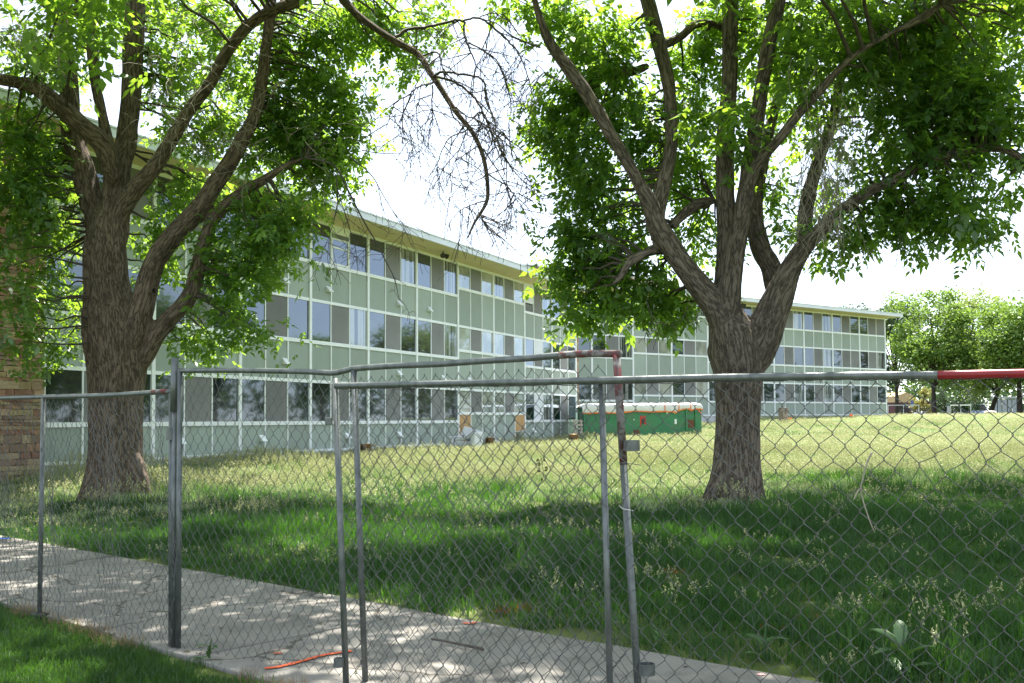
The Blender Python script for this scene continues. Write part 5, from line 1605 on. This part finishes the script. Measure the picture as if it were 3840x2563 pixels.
link('sign_plate', box_mesh('sign_plate', (-.2, .2, -.02, .0, hz - .62, hz - .36), white), sg)
for (pa, pb, lab) in [(3330, 3446, 'white horizontal pipe rail right of the building'), (3565, 3640, 'white horizontal pipe rail behind the dark shrubs')]:
    q0 = P(pa, 1521, 124); q1 = P(pb, 1520, 124)
    o = empty('pipe_rail', (q0.x, q0.y, float(terrain(q0.x, q0.y)))); tag(o, lab, 'railing', 'white pipe rails')
    dz = q0.z - o.location.z; dx = q1.x - q0.x
    link('rail', MB().tube([(0, 0, dz), (dx, 0, dz)], .05, 8).mesh('rail', white), o)
    for k in range(3):
        link('post', MB().tube([(dx * k / 2, 0, -.3), (dx * k / 2, 0, dz)], .045, 8).mesh('post', white), o)
ub = lowspot(3558, 134)
o = empty('utility_box', ub); tag(o, 'grey green utility cabinet on a pale post among the shrubs', 'cabinet')
zz_ = P(3558, 1515, 134).z - ub.z
link('cabinet', box_mesh('cabinet', (-.22, .22, -.15, .15, zz_ - .3, zz_ + .1), surf('cabinet_green', (.10, .17, .13), (.13, .2, .16)), bevel=.02), o)
link('post', box_mesh('post', (-.16, .16, -.1, .1, -.3, zz_ - .3), found_m), o)
rp = P(3713, 1548, 100)
o = empty('rock', (rp.x, rp.y, float(terrain(rp.x, rp.y))), .2); tag(o, 'pale pink flat rock on the lawn crest at the right', 'rock')
bm = bmesh.new(); bmesh.ops.create_icosphere(bm, subdivisions=3, radius=1)
for v in bm.verts:
    v.co *= 1 + .25 * mnoise.noise(v.co * 1.7 + Vector((3, 1, 2))); v.co.x *= .62; v.co.y *= .5; v.co.z *= .2
    v.co.z += .38
me = bpy.data.meshes.new('boulder'); bm.to_mesh(me); bm.free(); me.materials.append(surf('pink_rock', (.62, .50, .44), (.70, .58, .50), rough=.9, scale=3)); link('boulder', me, o)

# ================================================================== GRASS
def grass_mat(name, lowc, highc, trans, tf=.4):
    m, nt, out = nodes_of(name)
    oi = nt.nodes.new('ShaderNodeObjectInfo')
    at = nt.nodes.new('ShaderNodeAttribute'); at.attribute_name = 'var'
    geo = nt.nodes.new('ShaderNodeNewGeometry')
    nz = noise_n(nt, geo.outputs['Position'], .35, 3)
    ad = nt.nodes.new('ShaderNodeMath'); ad.operation = 'ADD'
    sb = nt.nodes.new('ShaderNodeMath'); sb.operation = 'MULTIPLY_ADD'; sb.inputs[1].default_value = .5; sb.inputs[2].default_value = -.35
    nt.links.new(oi.outputs['Random'], sb.inputs[0])
    nt.links.new(sb.outputs[0], ad.inputs[0]); nt.links.new(nz.outputs['Fac'], ad.inputs[1])
    a2 = nt.nodes.new('ShaderNodeMath'); a2.operation = 'MULTIPLY_ADD'; a2.inputs[1].default_value = .5
    nt.links.new(at.outputs['Fac'], a2.inputs[0]); nt.links.new(ad.outputs[0], a2.inputs[2])
    colr = ramp(nt, a2.outputs[0], [(.2, lowc), (.8, highc)])
    d = nt.nodes.new('ShaderNodeBsdfDiffuse'); t = nt.nodes.new('ShaderNodeBsdfTranslucent')
    t.inputs['Color'].default_value = (*trans, 1)
    nt.links.new(colr, d.inputs['Color'])
    mx = nt.nodes.new('ShaderNodeMixShader'); mx.inputs[0].default_value = tf
    nt.links.new(d.outputs[0], mx.inputs[1]); nt.links.new(t.outputs[0], mx.inputs[2])
    g = nt.nodes.new('ShaderNodeBsdfGlossy'); g.inputs['Roughness'].default_value = .5
    m2 = nt.nodes.new('ShaderNodeMixShader'); m2.inputs[0].default_value = .04
    nt.links.new(mx.outputs[0], m2.inputs[1]); nt.links.new(g.outputs[0], m2.inputs[2])
    nt.links.new(m2.outputs[0], out.inputs['Surface'])
    return m
blade_m = grass_mat('grass_blade', (.008, .028, .012), (.025, .066, .020), (.10, .27, .020), .40)
mown_m = grass_mat('mown_grass', (.016, .045, .014), (.038, .085, .022), (.10, .24, .02), .4)
seed_m = grass_mat('seed_head', (.27, .30, .13), (.46, .46, .24), (.36, .38, .16), .35)
pale_m = grass_mat('pale_sunlit_grass', (.29, .39, .17), (.42, .51, .26), (.38, .50, .19), .35)  # paler copy for the open lawn: dryness and sunlight both in the colour
dry_m = grass_mat('dry_grass', (.20, .135, .07), (.36, .26, .14), (.25, .18, .09), .3)
org_m = grass_mat('painted_grass', (.26, .09, .02), (.46, .13, .03), (.4, .12, .02), .2)

def blades(r, n, rad, hmin, hmax, wid, lean=.35):
    a = r.uniform(0, 6.28, n); q = rad * np.sqrt(r.uniform(0, 1, n))
    base = np.stack([q * np.cos(a), q * np.sin(a), np.full(n, -.02)], -1)
    h = r.uniform(hmin, hmax, n)[:, None]
    la = r.uniform(0, 6.28, n); ll = np.abs(r.normal(0, lean, n))[:, None]
    ld = np.stack([np.cos(la), np.sin(la), 0 * la], -1)
    sa = r.uniform(0, 6.28, n); sd = np.stack([np.cos(sa), np.sin(sa), 0 * sa], -1)
    w = (wid * r.uniform(.6, 1.3, n))[:, None]
    up = np.array([0, 0, 1.0])
    m = base + up * h * .55 + ld * ll * h * .35
    t = base + up * h * (1 - .25 * ll) + ld * ll * h * 1.0
    V = np.stack([base - sd * w, base + sd * w, m + sd * w * .8, m - sd * w * .8, t], 1).reshape(-1, 3)
    k = np.arange(n)[:, None] * 5
    F = np.concatenate([k + np.array([[0, 1, 2]]), k + np.array([[0, 2, 3]]), k + np.array([[3, 2, 4]])])
    va = r.uniform(0, 1, n)
    return V, F, np.concatenate([va, va, va])

def seeds(r, n, rad, hmin, hmax, sc=1.0):
    """thin stems topped with feathery panicles"""
    Vs, Fs = [], []; o = 0
    for k in range(n):
        a = r.uniform(0, 6.28); q = rad * math.sqrt(r.uniform())
        h = r.uniform(hmin, hmax); la = r.uniform(0, 6.28); ll = abs(r.normal(0, .22))
        b = np.array([q * math.cos(a), q * math.sin(a), 0]); ld = np.array([math.cos(la), math.sin(la), 0])
        t = b + np.array([0, 0, h]) + ld * ll * h
        w = .0012 * sc
        Vs.append(np.array([b - [w, 0, 0], b + [w, 0, 0], t])); Fs.append(np.array([[o, o + 1, o + 2]])); o += 3
        L = .11 * sc * r.uniform(.7, 1.3)
        for s in range(13):
            f = s / 13
            an = r.uniform(0, 6.28); sp = L * .30 * (1 - f) + .004
            c = t - (t - b) / np.linalg.norm(t - b) * L * (1 - f) * .95 + np.array([math.cos(an), math.sin(an), r.normal(.3, .3)]) * sp * r.uniform(.3, 1)
            d = r.normal(0, 1, 3); d[2] = abs(d[2]) + .6; d /= np.linalg.norm(d)
            sd = np.cross(d, r.normal(0, 1, 3)); sd /= np.linalg.norm(sd)
            ln = .013 * sc * r.uniform(.7, 1.4)
            Vs.append(np.array([c - d * ln, c + sd * ln * .42, c + d * ln, c - sd * ln * .42]))
            Fs.append(np.array([[o, o + 1, o + 2], [o, o + 2, o + 3]])); o += 4
    F = np.vstack(Fs)
    return np.vstack(Vs), F, r.uniform(0, 1, len(F))

def scatter(name, label, srcs, pts, sc, idx, seed, home, cat='grass'):
    """one mass of grass: points carrying instances of the clump meshes, which are its own parts"""
    r = np.random.default_rng(seed)
    pts = np.asarray(pts); n = len(pts)
    me = bpy.data.meshes.new(name)
    me.vertices.add(n); me.vertices.foreach_set('co', pts.astype(np.float32).ravel())
    ra = me.attributes.new('rot', 'FLOAT_VECTOR', 'POINT')
    ra.data.foreach_set('vector', np.stack([r.normal(0, .08, n), r.normal(0, .08, n), r.uniform(0, 6.28, n)], -1).astype(np.float32).ravel())
    sa = me.attributes.new('scl', 'FLOAT_VECTOR', 'POINT'); sa.data.foreach_set('vector', np.asarray(sc, np.float32).ravel())
    ia = me.attributes.new('pick', 'INT', 'POINT'); ia.data.foreach_set('value', len(srcs) - 1 - np.asarray(idx, np.int32))      # joined instances come in reverse order
    me.update()
    o = link(name, me); tag(o, label, cat, kind='stuff')
    ng = bpy.data.node_groups.new(name + '_nodes', 'GeometryNodeTree')
    ng.interface.new_socket('Geometry', in_out='INPUT', socket_type='NodeSocketGeometry')
    ng.interface.new_socket('Geometry', in_out='OUTPUT', socket_type='NodeSocketGeometry')
    gi = ng.nodes.new('NodeGroupInput'); go = ng.nodes.new('NodeGroupOutput')
    iop = ng.nodes.new('GeometryNodeInstanceOnPoints')
    jn = ng.nodes.new('GeometryNodeJoinGeometry')
    for i_, (sn, V, F, va, mt) in enumerate(srcs):
        so = link(sn, mesh_np(sn, V, F, mt, var=va), o, tuple(np.array(home) + np.array([.3 * i_, .1 * i_, 0])))
        if 'painted' in sn: so.scale = (.4, .4, .25)
        oi = ng.nodes.new('GeometryNodeObjectInfo'); oi.transform_space = 'ORIGINAL'
        oi.inputs['Object'].default_value = so
        oi.inputs['As Instance'].default_value = True
        ng.links.new(oi.outputs['Geometry'], jn.inputs[0])
    def attr(nm, ty):
        a = ng.nodes.new('GeometryNodeInputNamedAttribute'); a.data_type = ty; a.inputs['Name'].default_value = nm
        return [s_ for s_ in a.outputs if s_.enabled and s_.name == 'Attribute'][0]
    ng.links.new(gi.outputs[0], iop.inputs['Points'])
    ng.links.new(jn.outputs[0], iop.inputs['Instance'])
    iop.inputs['Pick Instance'].default_value = True
    ng.links.new(attr('pick', 'INT'), iop.inputs['Instance Index'])
    e2r = ng.nodes.new('FunctionNodeEulerToRotation')
    ng.links.new(attr('rot', 'FLOAT_VECTOR'), e2r.inputs[0]); ng.links.new(e2r.outputs[0], iop.inputs['Rotation'])
    ng.links.new(attr('scl', 'FLOAT_VECTOR'), iop.inputs['Scale'])
    ng.links.new(iop.outputs[0], go.inputs[0])
    md = o.modifiers.new('grass', 'NODES'); md.node_group = ng
    return o

rgr = np.random.default_rng(31)
def field(y0, y1, dens, side=.62, pad=1.5):
    """random ground points in the wedge the camera can see, with a margin"""
    n = int(dens * (y1 - y0) * (side * (y0 + y1) + 2 * pad))
    y = np.sqrt(rgr.uniform(y0 * y0, y1 * y1, n)); x = rgr.uniform(-1, 1, n) * (side * y + pad)
    z = terrain(x, y)
    return np.stack([x, y, z], -1)
def off_things(p, rw=True):
    rx = (p[:, 0] - fa.x) * SW_N.x + (p[:, 1] - fa.y) * SW_N.y
    k = rx < -.12
    ra = math.cos(TH1) * (p[:, 0] - W1.x) - math.sin(TH1) * (p[:, 1] - W1.y)      # clear of the near wing
    rb = math.cos(TH2) * (p[:, 0] - W2.x) - math.sin(TH2) * (p[:, 1] - W2.y)
    k &= (ra > .25) & ((rb > .25) | (p[:, 0] > W2.x + 3 * BAY * math.sin(TH2) + .3))
    for b, rr in ((b1, .72), (b2, .55)):
        k &= np.hypot(p[:, 0] - b.x, p[:, 1] - b.y) > rr
    return p[k]
bn_ = [blades(rgr, 120, .24, .07, .22, .0042) for _ in range(3)]
bn_.append(blades(rgr, 80, .26, .12, .32, .0038, .5))
sd_ = [seeds(rgr, 6, .24, .20, .36), seeds(rgr, 10, .28, .18, .34)]
srcs = [('grass_clump', *b, blade_m) for b in bn_] + [('seed_clump', *s, seed_m) for s in sd_] + [('pale_sunlit_clump', *b, pale_m) for b in bn_[:2]]
near = off_things(np.vstack([field(3.2, 5, 17), field(5.0, 15, 17)])); mid = off_things(field(15, 32, 9)); far1 = off_things(field(32, 62, 2.6)); far2 = off_things(field(62, 108, 1.1))
P_, S_, I_ = [], [], []
def addp(p, s, choice, zmul=None):
    n = len(p); P_.append(p); sc = s * rgr.uniform(.8, 1.25, n)
    zs = sc if zmul is None else zmul * rgr.uniform(.75, 1.2, n)
    # tufts grow taller in patches
    patch = .8 + .45 * np.sin(p[:, 0] * .9 + 1.3) * np.sin(p[:, 1] * .7 + .4)
    S_.append(np.stack([sc, sc, zs * patch.clip(.55, 1.3)], -1)); I_.append(rgr.choice(choice, n))
addp(near, 1.0, [0, 1, 2, 3])
pm_ = rgr.uniform(0, 1, len(mid)) < sst(14.5, 25, mid[:, 1] + 2.2 * np.sin(mid[:, 0] * .55) + 1.2 * np.sin(mid[:, 0] * 1.7 + mid[:, 1]))  # pale clumps take over where tree shade ends, sun put into colour
mid_a, mid_b = mid[~pm_], mid[pm_]
addp(mid_a, 1.2, [0, 1, 2, 3], 1.0); addp(mid_b, 1.25, [6, 7, 6, 7, 2], 1.0); addp(far1, 2.2, [1, 6, 7, 6, 7], 1.0); addp(far2, 3.4, [6, 7], .75)
def thin(p, keep):
    q = .5 + .5 * np.sin(p[:, 0] * 1.1 + 2) * np.sin(p[:, 1] * .55 + 1)
    return p[rgr.uniform(0, 1, len(p)) < keep * (.3 + 1.1 * q)]
addp(thin(near, .06), .85, [4, 5]); lit = near[(near[:, 0] > 1.9 + (near[:, 1] - 5) * .22) & (near[:, 1] < 8.2)]; addp(thin(lit, .06), .75, [4, 5]); addp(thin(mid_a, .3), 1.0, [4, 5]); addp(thin(mid_b, 1.0), 1.1, [4, 5]); addp(off_things(field(20, 32, 7)), 1.1, [4, 5]); addp(off_things(field(32, 62, 4)), 1.9, [5], 1.0); addp(off_things(field(62, 108, 1.6)), 3.2, [5], .7)
gp_ = G(2300, 1960)
scatter('lawn_grass', 'tall unmown grass with pale seed heads covering the lawn', srcs, np.vstack(P_), np.vstack(S_), np.concatenate(I_), 1, tuple(gp_))
# short mown grass on the camera side of the walk and dry weeds along its edge
n = 5200
x = rgr.uniform(-6.5, 3.5, n); y = rgr.uniform(2.2, 9.0, n)
p = np.stack([x, y, 0 * x], -1)
rx = (p[:, 0] - fa.x) * SW_N.x + (p[:, 1] - fa.y) * SW_N.y
p = p[rx > SW_W + .16]
src2 = [('mown_clump', *blades(rgr, 120, .2, .04, .10, .003, .4), mown_m) for _ in range(3)]
s = rgr.uniform(.85, 1.2, len(p))
scatter('mown_grass', 'short mown grass in the shaded lower left corner', src2, p, np.stack([s, s, s], -1), rgr.integers(0, 3, len(p)), 2, (-2.2, 4.9, 0))
n = 330
t = rgr.uniform(-4, 14, n); off = np.abs(rgr.normal(.02, .09, n))
q = np.array([fa.x, fa.y, 0]) + np.outer(t, [SW_U.x, SW_U.y, 0]) + np.outer(SW_W + off - .03, [SW_N.x, SW_N.y, 0])
keep = (.5 + .5 * np.sin(t * 1.9 + .6) > .25)
q = q[keep]; s = rgr.uniform(.3, .8, len(q))
src3 = [('dry_clump', *blades(rgr, 60, .13, .05, .2, .0025, .6), dry_m) for _ in range(2)]
scatter('dry_weeds', 'dry tan weeds along the camera edge of the sidewalk', src3, q, np.stack([s, s, s], -1), rgr.integers(0, 2, len(q)), 3, tuple(q[3]), 'weeds')
# grass sprayed orange by the surveyors
op = []
for (dx, dy, rr, n) in [(1190, 1404, .09, 3), (1150, 1410, .05, 2), (1790, 1442, .11, 4), (1850, 1424, .07, 3), (1545, 1312, .10, 2)]:
    c = G(dx * K, dy * K + 10)
    a = rgr.uniform(0, 6.28, n); d_ = rr * np.sqrt(rgr.uniform(0, 1, n))
    xx = c.x + d_ * np.cos(a) * 1.6; yy = c.y + d_ * np.sin(a)
    op.append(np.stack([xx, yy, terrain(xx, yy) + .03], -1))
op = np.vstack(op); s = rgr.uniform(.22, .42, len(op))
src4 = [('painted_clump', *blades(rgr, 40, .2, .10, .34, .004, .4), org_m)]
scatter('painted_grass', 'patches of grass sprayed orange along the lawn edge', src4, op, np.stack([s * 1.3, s, s * .55], -1), np.zeros(len(op), int), 4, tuple(op[0]))

# ---- leaf litter and grit on the sidewalk
n = 260
t = rgr.uniform(-5, 15, n); w_ = SW_W * rgr.beta(1.1, .8, n)
q = np.array([fa.x, fa.y, .037]) + np.outer(t, [SW_U.x, SW_U.y, 0]) + np.outer(w_, [SW_N.x, SW_N.y, 0])
a = rgr.uniform(0, 6.28, n); L_ = rgr.uniform(.008, .03, n)[:, None]
d = np.stack([np.cos(a), np.sin(a), 0 * a], -1); e = np.stack([-np.sin(a), np.cos(a), 0 * a], -1)
up = np.array([0, 0, 1.0]) * rgr.uniform(.002, .012, n)[:, None]
V = np.stack([q - d * L_, q + e * L_ * .4 + up, q + d * L_, q - e * L_ * .4 + up * .5], 1).reshape(-1, 3)
k = np.arange(n)[:, None] * 4
litm = leaf_mat('leaf_litter', (.05, .035, .018), (.16, .13, .05), (.12, .1, .04), .2)
lit_ = link('leaf_litter', mesh_np('leaf_litter', V, np.concatenate([k + np.array([[0, 1, 2]]), k + np.array([[0, 2, 3]])]), litm, var=rgr.uniform(0, 1, 2 * n)))
tag(lit_, 'scattered fallen leaves and bits on the concrete sidewalk', 'litter', kind='stuff')
